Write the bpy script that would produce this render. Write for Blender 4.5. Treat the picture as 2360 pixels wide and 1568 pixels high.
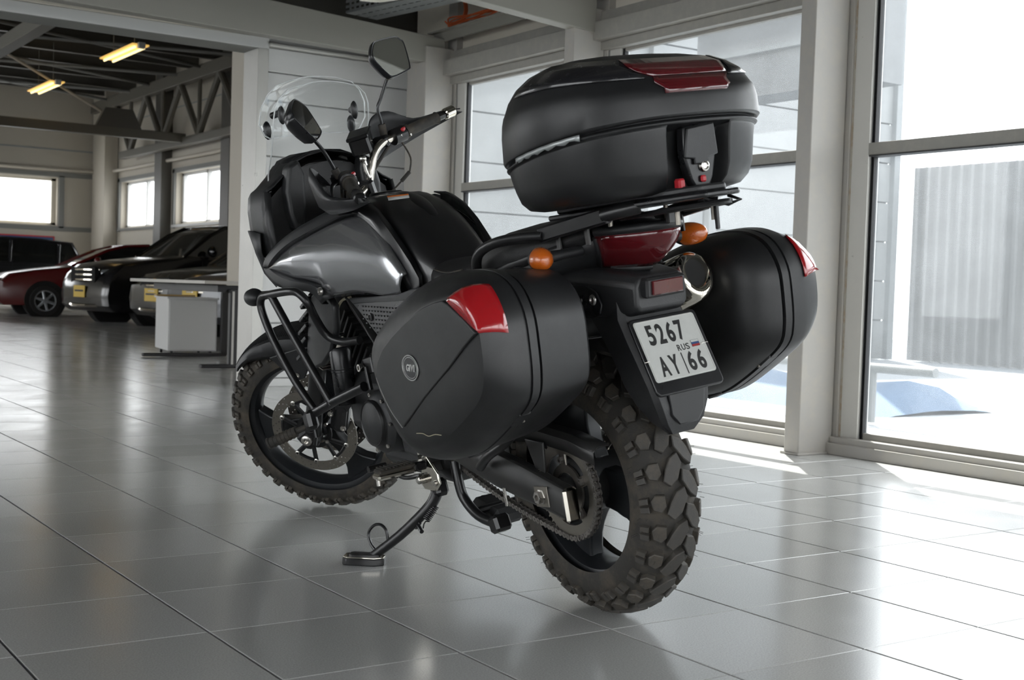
import bpy, bmesh, math, random
from mathutils import Vector, Matrix
random.seed(7)
for _o in list(bpy.data.objects): bpy.data.objects.remove(_o, do_unlink=True)
SC = bpy.context.scene
C = SC.collection
PI = math.pi
# ---------------------------------------------------------------- camera
cd = bpy.data.cameras.new('camera'); cam = bpy.data.objects.new('camera', cd); C.objects.link(cam)
cd.sensor_width = 36.0; cd.lens = 36.0*2942.853/2360.0; cd.clip_start = .05; cd.clip_end = 300
YAW, PIT, ROL = 0.596838, -0.037668, 0.032928
_f = Vector((math.sin(YAW)*math.cos(PIT), math.cos(YAW)*math.cos(PIT), math.sin(PIT)))
_r = Vector((math.cos(YAW), -math.sin(YAW), 0)); _u = _r.cross(_f)
_r2 = _r*math.cos(ROL)+_u*math.sin(ROL); _u2 = -_r*math.sin(ROL)+_u*math.cos(ROL)
cam.matrix_world = Matrix(((_r2.x,_u2.x,-_f.x,-1.041535),(_r2.y,_u2.y,-_f.y,-3.886110),(_r2.z,_u2.z,-_f.z,.778316),(0,0,0,1)))
SC.camera = cam
cd.dof.use_dof = True; cd.dof.focus_distance = 3.6; cd.dof.aperture_fstop = 8.0
# ---------------------------------------------------------------- light, sky, exposure
w = bpy.data.worlds.new('sky'); SC.world = w; w.use_nodes = True
bg = w.node_tree.nodes['Background']; bg.inputs[0].default_value = (.98, .985, 1.0, 1); bg.inputs[1].default_value = 5.3
sl = bpy.data.lights.new('sun', 'SUN'); sun = bpy.data.objects.new('sun', sl); C.objects.link(sun)
sl.energy = 16.0; sl.angle = math.radians(.6); sl.color = (1, .97, .9)
SUNDIR = Vector((.62, .78, math.tan(math.radians(60))))       # towards the sun
sun.rotation_euler = SUNDIR.to_track_quat('Z', 'Y').to_euler(); sun.location = (10, 14, 25)
vs = SC.view_settings; vs.view_transform = 'Standard'; vs.look = 'None'; vs.gamma = 1; vs.use_curve_mapping = False
vs.exposure = 0.0
# ---------------------------------------------------------------- materials
M = {}
def mat(name, col, rough=.5, metal=0, spec=.5, bump=0, bscale=60, var=0, vscale=8, coat=0, rvar=0, rscale=9, aniso=0, emit=0, trans=0, alpha=1, dust=0, dcol=(.35,.33,.29)):
    m = bpy.data.materials.new(name); m.use_nodes = True
    N = m.node_tree.nodes; Lk = m.node_tree.links; b = N['Principled BSDF']
    b.inputs['Base Color'].default_value = (*col, 1); b.inputs['Roughness'].default_value = rough
    b.inputs['Metallic'].default_value = metal; b.inputs['Specular IOR Level'].default_value = spec
    if coat: b.inputs['Coat Weight'].default_value = coat; b.inputs['Coat Roughness'].default_value = .04
    if trans: b.inputs['Transmission Weight'].default_value = trans
    if emit: b.inputs['Emission Color'].default_value = (*col, 1); b.inputs['Emission Strength'].default_value = emit
    if bump or var or rvar or dust:
        tc = N.new('ShaderNodeTexCoord')
    def noise(sc, det=5, rg=.6):
        n = N.new('ShaderNodeTexNoise'); n.inputs['Scale'].default_value = sc; n.inputs['Detail'].default_value = det; n.inputs['Roughness'].default_value = rg
        Lk.new(tc.outputs['Object'], n.inputs['Vector']); return n
    csock = None
    if var:
        n = noise(vscale); mx = N.new('ShaderNodeMixRGB'); mx.inputs[1].default_value = (*[c*(1-var) for c in col], 1); mx.inputs[2].default_value = (*[min(1, c*(1+var)) for c in col], 1)
        Lk.new(n.outputs['Fac'], mx.inputs[0]); csock = mx.outputs[0]
    if dust:
        n = noise(14, 8, .7); rp = N.new('ShaderNodeValToRGB'); rp.color_ramp.elements[0].position = .45; rp.color_ramp.elements[1].position = .75
        rp.color_ramp.elements[1].color = (dust, dust, dust, 1); rp.color_ramp.elements[0].color = (0, 0, 0, 1)
        mx = N.new('ShaderNodeMixRGB'); Lk.new(n.outputs['Fac'], rp.inputs[0]); Lk.new(rp.outputs[0], mx.inputs[0])
        if csock: Lk.new(csock, mx.inputs[1])
        else: mx.inputs[1].default_value = (*col, 1)
        mx.inputs[2].default_value = (*dcol, 1); csock = mx.outputs[0]
    if csock: Lk.new(csock, b.inputs['Base Color'])
    if rvar:
        n = noise(rscale, 6, .65); mr = N.new('ShaderNodeMapRange'); mr.inputs['To Min'].default_value = max(.02, rough-rvar); mr.inputs['To Max'].default_value = min(1, rough+rvar)
        mr.inputs['From Min'].default_value = .3; mr.inputs['From Max'].default_value = .7
        Lk.new(n.outputs['Fac'], mr.inputs['Value']); Lk.new(mr.outputs[0], b.inputs['Roughness'])
    if bump:
        n = noise(bscale, 3); bp = N.new('ShaderNodeBump'); bp.inputs['Strength'].default_value = bump; bp.inputs['Distance'].default_value = .002
        Lk.new(n.outputs['Fac'], bp.inputs['Height']); Lk.new(bp.outputs[0], b.inputs['Normal'])
    M[name] = m; return m
def glass_mat(name, tint=(.9, .95, .95), haze=.05, refl=1.0, hcol=(.9, .95, 1)):
    """thin clear sheet: fresnel reflection over clear transmission with haze for dirt and painted edge highlights"""
    m = bpy.data.materials.new(name); m.use_nodes = True; N = m.node_tree.nodes; Lk = m.node_tree.links
    for n in list(N): N.remove(n)
    out = N.new('ShaderNodeOutputMaterial'); tr = N.new('ShaderNodeBsdfTransparent'); tr.inputs[0].default_value = (*tint, 1)
    gl = N.new('ShaderNodeBsdfGlossy'); gl.inputs['Roughness'].default_value = .02
    fr = N.new('ShaderNodeFresnel'); gg = N.new('ShaderNodeNewGeometry'); bi = N.new('ShaderNodeMapRange')
    bi.inputs['To Min'].default_value = 1.45; bi.inputs['To Max'].default_value = 1/1.45; Lk.new(gg.outputs['Backfacing'], bi.inputs['Value']); Lk.new(bi.outputs[0], fr.inputs[0])
    ml = N.new('ShaderNodeMath'); ml.operation = 'MULTIPLY'; ml.inputs[1].default_value = refl; Lk.new(fr.outputs[0], ml.inputs[0])
    df = N.new('ShaderNodeBsdfTranslucent'); df.inputs[0].default_value = (*hcol, 1); dd = N.new('ShaderNodeBsdfDiffuse'); dd.inputs[0].default_value = (*hcol, 1)
    md = N.new('ShaderNodeMixShader'); Lk.new(df.outputs[0], md.inputs[1]); Lk.new(dd.outputs[0], md.inputs[2])
    mh = N.new('ShaderNodeMixShader'); mh.inputs[0].default_value = haze; Lk.new(tr.outputs[0], mh.inputs[1]); Lk.new(md.outputs[0], mh.inputs[2])
    if haze > .03:
        tc = N.new('ShaderNodeTexCoord'); n = N.new('ShaderNodeTexNoise'); n.inputs['Scale'].default_value = 1.3; n.inputs['Detail'].default_value = 8; n.inputs['Roughness'].default_value = .7
        Lk.new(tc.outputs['Object'], n.inputs[0]); mr = N.new('ShaderNodeMapRange'); mr.inputs['From Min'].default_value = .35; mr.inputs['From Max'].default_value = .7
        mr.inputs['To Min'].default_value = haze*.6; mr.inputs['To Max'].default_value = haze*1.5; Lk.new(n.outputs['Fac'], mr.inputs['Value']); Lk.new(mr.outputs[0], mh.inputs[0])
    mx = N.new('ShaderNodeMixShader'); Lk.new(ml.outputs[0], mx.inputs[0]); Lk.new(mh.outputs[0], mx.inputs[1]); Lk.new(gl.outputs[0], mx.inputs[2]); Lk.new(mx.outputs[0], out.inputs[0])
    M[name] = m; return m
# ---------------------------------------------------------------- mesh helpers
def cr(pts, n=6, closed=False):
    """Catmull-Rom through pts"""
    P = [Vector(p) for p in pts]; L = len(P); out = []
    rng = L if closed else L-1
    for i in range(rng):
        if closed: a, b, c, d = P[i-1], P[i], P[(i+1) % L], P[(i+2) % L]
        else: a, b, c, d = P[max(i-1, 0)], P[i], P[i+1], P[min(i+2, L-1)]
        for k in range(n):
            t = k/n
            out.append(.5*((2*b)+(c-a)*t+(2*a-5*b+4*c-d)*t*t+(3*b-a-3*c+d)*t**3))
    if not closed: out.append(P[-1])
    return out
def resamp(pts, n, closed=True):
    P = [Vector(p) for p in pts]; Q = P+[P[0]] if closed else P
    d = [0]
    for i in range(len(Q)-1): d.append(d[-1]+(Q[i+1]-Q[i]).length)
    out = []; j = 0; m = n if closed else n-1
    for k in range(n):
        s = d[-1]*k/m
        while j < len(Q)-2 and d[j+1] < s: j += 1
        L = d[j+1]-d[j]; out.append(Q[j].lerp(Q[j+1], (s-d[j])/L if L > 1e-9 else 0))
    return out
class G:
    def __init__(s): s.v = []; s.f = []; s.mi = []
    def add(s, vs, fs, mi=0):
        o = len(s.v); s.v += [tuple(p) for p in vs]; s.f += [[i+o for i in f] for f in fs]; s.mi += [mi]*len(fs); return s
    def box(s, c, d, rot=None, ch=0, mi=0, taper=None):
        x, y, z = [k/2 for k in d]; R = rot if rot else Matrix.Identity(3); c = Vector(c)
        if isinstance(R, tuple): R = (Matrix.Rotation(R[2], 3, 'Z') @ Matrix.Rotation(R[1], 3, 'Y') @ Matrix.Rotation(R[0], 3, 'X'))
        if ch:
            bm = bmesh.new(); bmesh.ops.create_cube(bm, size=1)
            for v in bm.verts: v.co = Vector((v.co.x*2*x, v.co.y*2*y, v.co.z*2*z))
            bmesh.ops.bevel(bm, geom=list(bm.edges), offset=min(ch, x*.9, y*.9, z*.9), segments=1, affect='EDGES')
            bm.verts.index_update(); s.add([c+R@v.co for v in bm.verts], [[v.index for v in f.verts] for f in bm.faces], mi); bm.free(); return s
        vs = [Vector((a*x, b*y, e*z)) for e in (-1, 1) for b in (-1, 1) for a in (-1, 1)]
        if taper: vs = [Vector((v.x*(taper[0] if v.z > 0 else 1), v.y*(taper[1] if v.z > 0 else 1), v.z)) for v in vs]
        return s.add([c+R@v for v in vs], [(0, 2, 3, 1), (4, 5, 7, 6), (0, 1, 5, 4), (2, 6, 7, 3), (0, 4, 6, 2), (1, 3, 7, 5)], mi)
    def loft(s, secs, closed=True, cap=True, mi=0, loop=False):
        n = len(secs[0]); vs = [p for q in secs for p in q]; fs = []; m = len(secs)
        for i in range(m if loop else m-1):
            a, b = i*n, ((i+1) % m)*n
            for k in range(n if closed else n-1):
                k2 = (k+1) % n; fs.append((a+k, a+k2, b+k2, b+k))
        if cap and closed and not loop: fs.append(tuple(range(n-1, -1, -1))); fs.append(tuple((m-1)*n+k for k in range(n)))
        return s.add(vs, fs, mi)
    def tube(s, path, r, n=10, sm=0, closed=False, flat=None, mi=0, cap=True):
        P = [Vector(p) for p in path]
        if sm: 
            P2 = cr(P, sm, closed)
            if isinstance(r, (list, tuple)):
                r2 = []
                for i in range(len(P2)):
                    t = i/sm; a = int(t); r2.append(r[min(a, len(r)-1)]*(1-(t-a))+r[min(a+1, len(r)-1)]*(t-a))
                r = r2
            P = P2
        if not isinstance(r, (list, tuple)): r = [r]*len(P)
        L = len(P); T = []
        for i in range(L):
            if closed: T.append((P[(i+1) % L]-P[i-1]).normalized())
            else: T.append((P[min(i+1, L-1)]-P[max(i-1, 0)]).normalized())
        up = Vector((0, 0, 1)) if abs(T[0].z) < .9 else Vector((1, 0, 0))
        N = (up-T[0]*up.dot(T[0])).normalized(); secs = []
        for i in range(L):
            N = (N-T[i]*N.dot(T[i])).normalized(); B = T[i].cross(N)
            fl = flat or (1, 1)
            secs.append([P[i]+N*(math.cos(2*PI*k/n)*r[i]*fl[0])+B*(math.sin(2*PI*k/n)*r[i]*fl[1]) for k in range(n)])
        return s.loft(secs, cap=cap, loop=closed, mi=mi)
    def lathe(s, prof, n=32, o=(0, 0, 0), ax=(0, 1, 0), mi=0, a0=0, a1=2*PI, closedprof=False):
        """prof: list of (radius, height along ax)"""
        A = Vector(ax).normalized(); X = A.orthogonal().normalized()
        if abs(A.y) > .99: X = Vector((1, 0, 0))
        Y = A.cross(X); o = Vector(o); full = abs(a1-a0-2*PI) < 1e-6; m = n if full else n+1
        secs = []
        for k in range(m):
            a = a0+(a1-a0)*k/n; d = X*math.cos(a)+Y*math.sin(a)
            secs.append([o+d*r+A*h for r, h in prof])
        return s.loft(secs, closed=closedprof, cap=False, loop=full, mi=mi)
    def cyl(s, a, b, r, n=16, r2=None, mi=0, ch=0):
        a = Vector(a); b = Vector(b); r2 = r if r2 is None else r2; L = (b-a).length
        pr = [(0, 0), (r-ch, 0)]+([(r, ch)] if ch else [])+([(r2, L-ch)] if ch else [])+[(r2-ch, L), (0, L)]
        return s.lathe(pr, n, a, (b-a), mi)
    def prism(s, poly, h0, h1, axis='y', mi=0):
        """poly in (x,z) for axis y, (y,z) for axis x, (x,y) for axis z"""
        def P(p, h): return {'y': (p[0], h, p[1]), 'x': (h, p[0], p[1]), 'z': (p[0], p[1], h)}[axis]
        return s.loft([[P(p, h0) for p in poly], [P(p, h1) for p in poly]], mi=mi)
    def ball(s, c, r, n=16, m=10, sc=(1, 1, 1), rot=None, mi=0):
        c = Vector(c); R = rot or Matrix.Identity(3); secs = []
        for i in range(m+1):
            a = PI*i/m; rr = max(math.sin(a), 1e-3)
            secs.append([c+R@Vector((r*sc[0]*rr*math.cos(2*PI*k/n), r*sc[1]*rr*math.sin(2*PI*k/n), r*sc[2]*math.cos(a))) for k in range(n)])
        return s.loft(secs, mi=mi)
    def xf(s, Mx):
        s.v = [tuple(Mx @ Vector(p)) for p in s.v]; return s
    def mesh(s, name, mats, smooth=35):
        me = bpy.data.meshes.new(name); me.from_pydata(s.v, [], s.f)
        if not isinstance(mats, (list, tuple)): mats = [mats]
        for m in mats: me.materials.append(M[m] if isinstance(m, str) else m)
        if len(mats) > 1: me.polygons.foreach_set('material_index', s.mi)
        bm = bmesh.new(); bm.from_mesh(me); bmesh.ops.remove_doubles(bm, verts=bm.verts, dist=1e-6); bmesh.ops.recalc_face_normals(bm, faces=bm.faces); bm.to_mesh(me); bm.free()
        if smooth:
            me.polygons.foreach_set('use_smooth', [True]*len(me.polygons)); me.set_sharp_from_angle(angle=math.radians(smooth))
        me.update(); return me
    def ob(s, name, mats, parent=None, smooth=35, bev=0, sub=0, solid=0, kind=None, label=None, seg=2, loc=None, mx=None, bang=35):
        o = bpy.data.objects.new(name, s.mesh(name, mats, smooth)); C.objects.link(o)
        if mx is not None: o.matrix_local = mx
        if loc: o.location = loc
        if parent: o.parent = parent
        if kind: o['kind'] = kind
        if label: o['label'] = label
        if solid: md = o.modifiers.new('solid', 'SOLIDIFY'); md.thickness = solid; md.offset = 0
        if sub: md = o.modifiers.new('sub', 'SUBSURF'); md.levels = sub; md.render_levels = sub
        if bev:
            md = o.modifiers.new('bevel', 'BEVEL'); md.width = bev; md.segments = seg; md.limit_method = 'ANGLE'; md.angle_limit = math.radians(bang); md.harden_normals = False
        return o
def thing(name, label, cat, loc=(0, 0, 0), rz=0, group=None, mx=None):
    o = bpy.data.objects.new(name, None); C.objects.link(o); o.empty_display_size = .1
    if mx is not None: o.matrix_world = mx
    else: o.location = loc; o.rotation_euler = (0, 0, rz)
    o['label'] = label; o['category'] = cat
    if group: o['group'] = group
    return o
def tag(o, label, cat, group=None):
    o['label'] = label; o['category'] = cat
    if group: o['group'] = group
    return o
def inst(src, name, mx, parent):
    o = bpy.data.objects.new(name, src); o.matrix_local = mx; o.parent = parent; C.objects.link(o); return o
# ---------------------------------------------------------------- room materials
def floor_mat():
    m = mat('tile_grey', (.16, .163, .165), .3); N = m.node_tree.nodes; Lk = m.node_tree.links; b = N['Principled BSDF']
    tc = N.new('ShaderNodeTexCoord'); ge = N.new('ShaderNodeNewGeometry'); oi = N.new('ShaderNodeObjectInfo')
    def nz(sc, det, rg, vec=None):
        n = N.new('ShaderNodeTexNoise'); n.inputs['Scale'].default_value = sc; n.inputs['Detail'].default_value = det; n.inputs['Roughness'].default_value = rg
        Lk.new(ge.outputs['Position'], n.inputs['Vector']); return n
    def mp(sock, a, b_, c, d):
        r = N.new('ShaderNodeMapRange'); r.inputs['From Min'].default_value = a; r.inputs['From Max'].default_value = b_; r.inputs['To Min'].default_value = c; r.inputs['To Max'].default_value = d
        Lk.new(sock, r.inputs['Value']); return r.outputs[0]
    n1 = nz(2.2, 7, .62); n2 = nz(260, 2, .5); n3 = nz(7, 9, .75)
    r1 = mp(n1.outputs['Fac'], .3, .7, .15, .21); r3 = mp(n3.outputs['Fac'], .5, .85, 0, .08)
    ad = N.new('ShaderNodeMath'); Lk.new(r1, ad.inputs[0]); Lk.new(r3, ad.inputs[1]); Lk.new(ad.outputs[0], b.inputs['Roughness'])
    mx = N.new('ShaderNodeMixRGB'); mx.inputs[1].default_value = (.43, .43, .42, 1); mx.inputs[2].default_value = (.56, .56, .545, 1)
    Lk.new(mp(n2.outputs['Fac'], .3, .7, 0, 1), mx.inputs[0])
    m2 = N.new('ShaderNodeMixRGB'); m2.inputs[2].default_value = (.62, .62, .60, 1); Lk.new(mx.outputs[0], m2.inputs[1]); Lk.new(mp(n3.outputs['Fac'], .62, .9, 0, .4), m2.inputs[0])
    hs = N.new('ShaderNodeHueSaturation'); Lk.new(mp(oi.outputs['Random'], 0, 1, .93, 1.07), hs.inputs['Value']); Lk.new(m2.outputs[0], hs.inputs['Color'])
    Lk.new(hs.outputs[0], b.inputs['Base Color'])
    bp = N.new('ShaderNodeBump'); bp.inputs['Strength'].default_value = .05; bp.inputs['Distance'].default_value = .002; Lk.new(nz(90, 4, .6).outputs['Fac'], bp.inputs['Height']); Lk.new(bp.outputs[0], b.inputs['Normal'])
    b.inputs['IOR'].default_value = 2.35
floor_mat()
mat('grout', (.022, .022, .022), .95)
mat('wall_white', (.60, .60, .59), .45, var=.03, vscale=1.5, rvar=.08)
mat('wall_cream', (.62, .58, .50), .6, var=.04, vscale=1.2)
mat('joint_grey', (.30, .31, .31), .6)
mat('steel_grey', (.25, .24, .22), .5, var=.04, vscale=2, dust=.25, dcol=(.45, .4, .33))
mat('column_grey', (.34, .325, .30), .45, var=.04, vscale=2, dust=.2, dcol=(.5, .42, .3))
mat('beam_grey', (.24, .23, .205), .5, var=.05, vscale=1)
mat('alu', (.55, .54, .51), .35, metal=.2, var=.04, rvar=.08)
mat('alu_dark', (.22, .22, .21), .45, metal=.2)
mat('gasket', (.02, .02, .022), .6)
mat('rust', (.36, .34, .29), .7, dust=.9, dcol=(.26, .15, .07))
mat('deck_dark', (.05, .048, .042), .6)
mat('truss_dark', (.10, .095, .085), .5)
mat('truss_brown', (.13, .12, .10), .5)
mat('hall_wall', (.50, .46, .39), .6, var=.04, vscale=.8)
mat('hall_grey', (.20, .20, .19), .6)
mat('galv', (.35, .37, .37), .4, metal=.6, var=.15, vscale=20)
mat('orange_cable', (.55, .11, .03), .5)
mat('wire_white', (.7, .68, .6), .5)
mat('plaster', (.8, .78, .72), .6)
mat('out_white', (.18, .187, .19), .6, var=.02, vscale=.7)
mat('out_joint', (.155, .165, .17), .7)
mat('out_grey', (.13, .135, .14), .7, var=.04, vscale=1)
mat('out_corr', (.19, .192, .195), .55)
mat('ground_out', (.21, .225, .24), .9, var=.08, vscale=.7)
mat('shadow_blue', (.05, .085, .14), .8, var=.3, vscale=2)
glass_mat('pane', (.95, .97, .975), .06, .6)
glass_mat('pane_far', (.97, .98, .98), .02, .5)
def S(name, g, m, parent=None, **k):
    o = g.ob(name, m, parent, **k)
    if not parent: o['kind'] = 'structure'
    return o
# ---------------------------------------------------------------- floor of single tiles
TS, TA = .4119, .39719
fl = S('floor', G().box((-2.2, 11.3, -.0155), (12.8, 41, .012)).box((6.8, 20.8, -.0155), (5.6, 22, .012)), 'grout', smooth=0)
def tile_g(g, cx, cy, sx, sy, z=0):
    c = .0012; x, y = sx/2, sy/2; h = -.0095
    vs = [(cx+a*x, cy+b*y, z+h) for a, b in ((-1, -1), (1, -1), (1, 1), (-1, 1))]+[(cx+a*x, cy+b*y, z-c) for a, b in ((-1, -1), (1, -1), (1, 1), (-1, 1))]+[(cx+a*(x-c), cy+b*(y-c), z) for a, b in ((-1, -1), (1, -1), (1, 1), (-1, 1))]
    fs = [(8, 9, 10, 11)]
    for k in range(4):
        k2 = (k+1) % 4; fs += [(k, k2, 4+k2, 4+k), (4+k, 4+k2, 8+k2, 8+k)]
    g.add(vs, fs)
tg = G(); tile_g(tg, 0, 0, TS-.0060, TA-.0026); tile_me = tg.mesh('floor_tile', 'tile_grey', smooth=0)
cells = []
for i in range(-22, 24):
    for b in range(-80, 24):
        cx, cy = (i+.5)*TS, -(b+.5)*TA
        if cy > 31.8 or cy < -9.2: continue
        if cy < 5.5 and cx > 4.2: continue
        if cx < -8.6 or cx > 9.6: continue
        q = cam.matrix_world.inverted() @ Vector((cx, cy, 0)); d = -q.z
        vis = d > .3 and abs(q.x/d) < .46 and abs(q.y/d) < .32
        cells.append((0 if vis else 1, d if vis else 1e9, cx, cy))
cells.sort()
far = G()
for k, (a, d, cx, cy) in enumerate(cells):
    if k < 295 and a == 0: inst(tile_me, 'floor_tile', Matrix.Translation((cx, cy, 0)), fl)
    else: tile_g(far, cx, cy, TS-.0060, TA-.0026)
S('distant_tiles', far, 'tile_grey', fl, smooth=0, kind='stuff')
# ---------------------------------------------------------------- window wall X = 4.06
WX = 4.06
YC = (4.53, 2.68, .66, -1.36, -3.38, -5.4, -7.42)
wr = S('wall_right', G().box((WX+.07, -1.95, 2.955), (.10, 14.2, .75)), 'wall_cream')
G().box((WX-.0, -1.95, 3.34), (.16, 14.2, .08)).ob('cap_rail', 'beam_grey', wr, bev=.004)
# head beams stepped (far bays lower head, right bay and those nearer are tall)
hb = G(); hb.box((WX-.01, 2.80, 2.545), (.12, 4.3, .075)).box((WX-.05, 2.80, 2.45), (.16, 4.3, .115)).box((WX+.0, 2.80, 2.365), (.13, 4.3, .055))
hb.ob('head_beam', 'steel_grey', wr, bev=.004)
hb = G(); hb.box((WX, -4.4, 3.10), (.14, 10.05, .12)); hb.ob('head_beam', 'steel_grey', wr, bev=.004)
S('trim_1', G().box((WX+.012, -1.95, .045), (.145, 14.2, .09)).box((WX-.02, -1.95, .03), (.12, 14.2, .06)), 'column_grey', bev=.004)
for n, yc in enumerate(YC):
    tall = 2.34 if n < 2 else 3.04
    # steel column
    dp = .28 if n == 0 else .10; cg = G(); cg.box((3.90, yc-.055+dp/2, 1.3), (.245, dp, 2.6 if n < 3 else 3.2)); o = S('column_%d' % (n+1), cg, 'column_grey', bev=.006)
    G().box((3.90, yc-.005, .006), (.27, .125, .012)).ob('base_plate', 'column_grey', o, bev=.003)
    # mullion post behind the column, channel and jambs of the glazing
    pg = G(); pg.box((WX+.0, yc-.02, 1.6), (.07, .13, 3.2)); p = S('post_%d' % (n+1), pg, 'column_grey', bev=.004)
    G().box((WX+.005, yc-.145, tall/2), (.05, .115, tall)).ob('jamb', 'alu', p, bev=.004)
    G().box((WX-.018, yc-.088, tall/2), (.012, .014, tall)).ob('seal_strip', 'rust' if n == 2 else 'alu_dark', p)
    G().box((WX+.005, yc+.075, tall/2), (.05, .06, tall)).ob('jamb', 'alu', p, bev=.004)
    G().box((WX+.012, yc-.205, tall/2), (.03, .006, tall)).ob('gasket', 'gasket', p)
    G().box((WX+.03, yc-.213, tall/2), (.02, .010, tall)).ob('bead', 'wall_white', p)
    G().box((WX+.012, yc-.221, tall/2), (.03, .005, tall)).ob('gasket', 'gasket', p)
# windows, two panes each with a mid rail
wn = 0
for n in range(0, len(YC)-1):
    y1 = YC[n]-.22 if n >= 0 else 5.05
    y0 = YC[n+1]+.105
    top = 2.34 if n < 1+0 or n == 0 else (2.34 if n < 2 and n < 1 else 3.04)
    top = 2.34 if n <= 1 and n+1 <= 2 and n < 2 else 3.04
    if n >= 2: top = 3.04
    wn += 1; yc = (y0+y1)/2; L = y1-y0
    fr = G(); fr.box((WX+.0, yc, 1.552), (.07, L+.02, .062)); fr.box((WX+.02, yc, .105), (.04, L, .035)); fr.box((WX+.02, yc, top-.01), (.04, L, .02))
    o = S('window_%d' % wn, fr, 'alu_dark' if 0 else 'steel_grey', bev=.003)
    G().box((WX-.004, yc, 1.517), (.075, L, .006)).ob('gasket', 'gasket', o)
    G().box((WX+.02, yc, (.12+1.52)/2), (.008, L, 1.40)).ob('glass_pane', 'pane', o, smooth=0)
    G().box((WX+.02, yc, (1.583+top-.02)/2), (.008, L, top-.02-1.583)).ob('glass_pane', 'pane', o, smooth=0)
# ---------------------------------------------------------------- back wall of the near hall (Y = 5.15) with sandwich panels and the big opening
wb = S('wall_back', G().box((3.43, 5.175, 2.66), (1.34, .03, .16)).box((4.06, 4.95, 1.3), (.10, .60, 2.6)).box((3.46, 5.24, 1.29), (1.30, .10, 2.58)), 'wall_white', smooth=0)
zs = [.065]+[.065+.2105*k*2 for k in range(1, 7)]
zs = [.062, .482, .90, 1.32, 1.74, 2.155, 2.368, 2.55]
for a, b_ in zip(zs[:-1], zs[1:]):
    G().box((3.42, 5.165, (a+b_)/2), (1.24, .03, b_-a-.007)).ob('wall_panel', 'wall_white', wb, bev=.006, seg=2)
G().box((3.43, 5.15, .03), (1.26, .035, .06)).ob('skirting', 'wall_white', wb, bev=.004)
G().box((3.43, 5.135, 2.565), (1.26, .07, .03)).ob('cornice_trim', 'alu', wb, bev=.01, seg=3)
for x0, x1 in ((-8.4, -4.0),):
    G().box(((x0+x1)/2, 5.2, 1.7), (x1-x0, .1, 3.4)).ob('wall_panel', 'wall_white', wb)
wl = G(); wl.box((-2.25, 5.24, 3.0), (12.7, .12, .79)); wl.ob('upper_wall', 'deck_dark', wb, smooth=0); G().box((4.13, 4.6, 2.99), (.02, 1.2, .75)).ob('upper_wall', 'deck_dark', wb, smooth=0)
# opening frame
d1 = S('door_1', G().box((2.76, 5.14, 1.266), (.085, .03, 2.532)).box((2.725, 5.27, 1.27), (.012, .27, 2.54)), 'alu', bev=.003)
fg = G(); fg.box((-.60, 5.14, 2.573), (6.81, .03, .079)); fg.ob('frame_head', 'wall_white', d1, bev=.003)
fg = G(); fg.box((-.63, 5.27, 2.535), (6.72, .27, .012)); fg.ob('head_soffit', 'hall_grey', d1)
fg = G(); fg.box((-.6, 5.115, 2.625), (6.8, .03, .022)); fg.ob('cover_strip', 'wall_cream', d1, bev=.003)
fg = G(); fg.box((-4.02, 5.14, 1.29), (.085, .03, 2.62)); fg.ob('frame_jamb', 'alu', d1)
# beam in front of the back wall, sloping top edge
bg_ = G(); zt = lambda x: 2.672+(3.95-x)*.055
bg_.prism([(3.95, 2.478), (-6.5, 2.66), (-6.5, zt(-6.5)), (3.95, zt(3.95))], 4.49, 4.60)
bb = S('beam_1', bg_, 'beam_grey', bev=.006)
bg_ = G(); bg_.prism([(3.94, 2.440), (-6.5, 3.16), (-6.5, 3.9), (3.94, 2.93)], 2.61, 2.71); S('beam_2', bg_, 'beam_grey', bev=.006)
bg_ = G(); bg_.prism([(3.94, 2.58), (-6.5, 3.3), (-6.5, 3.6), (3.94, 2.98)], .60, .70); S('beam_3', bg_, 'beam_grey', bev=.006)
for k, y in enumerate((-1.4, -3.4)):
    bg_ = G(); bg_.prism([(3.94, 2.9), (-6.5, 3.4), (-6.5, 3.7), (3.94, 3.2)], y, y+.1); S('beam_%d' % (k+4), bg_, 'beam_grey', bev=.006)
# deck ceiling of the near hall
cg = G(); secs = []
n = 0; y = -9.2; prof = []
while y < 5.4:
    for dy, dz in ((0, 0), (.10, 0), (.13, .06), (.21, .06), (.24, 0)): prof.append((y+dy, 3.42+dz))
    y += .24
cg.loft([[(x, p[0], p[1]+(4.2-x)*.02) for p in prof] for x in (4.2, -8.4)], closed=False, cap=False)
S('ceiling', cg, 'deck_dark', smooth=0)
G().box((-2.15, -1.95, 3.9), (12.8, 14.6, .05)).ob('roof_slab', 'deck_dark', bpy.data.objects['ceiling'])
# left and rear walls of the near hall (behind the camera), glazing enlarged to add fill light
wf = S('wall_left', G().box((-8.45, -8.7, 1.9), (.1, 1.2, 3.9)).box((-8.45, 4.6, 1.9), (.1, 1.6, 3.9)).box((-8.45, -2.2, .15), (.1, 12.0, .3)).box((-8.45, -2.2, 3.55), (.1, 12.0, .5)), 'wall_white')
for k in range(7): G().box((-8.42, -8.1+k*2.0, 1.8), (.08, .16, 3.1)).ob('mullion', 'alu', wf)
G().box((-8.45, -2.2, 1.8), (.01, 11.8, 3.0)).ob('glass_pane', 'pane_far', wf, smooth=0)
wf = S('wall_front', G().box((-6.4, -9.2, 1.9), (4.2, .1, 3.9)).box((-.1, -9.2, 3.4), (8.6, .1, .9)).box((-.1, -9.2, .2), (8.6, .1, .4)), 'wall_white')
for k in range(6): G().box((-4.2+k*1.65, -9.17, 1.7), (.12, .08, 2.6)).ob('mullion', 'alu', wf)
G().box((-.1, -9.2, 1.7), (8.5, .01, 2.5)).ob('glass_pane', 'pane_far', wf, smooth=0)
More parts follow.
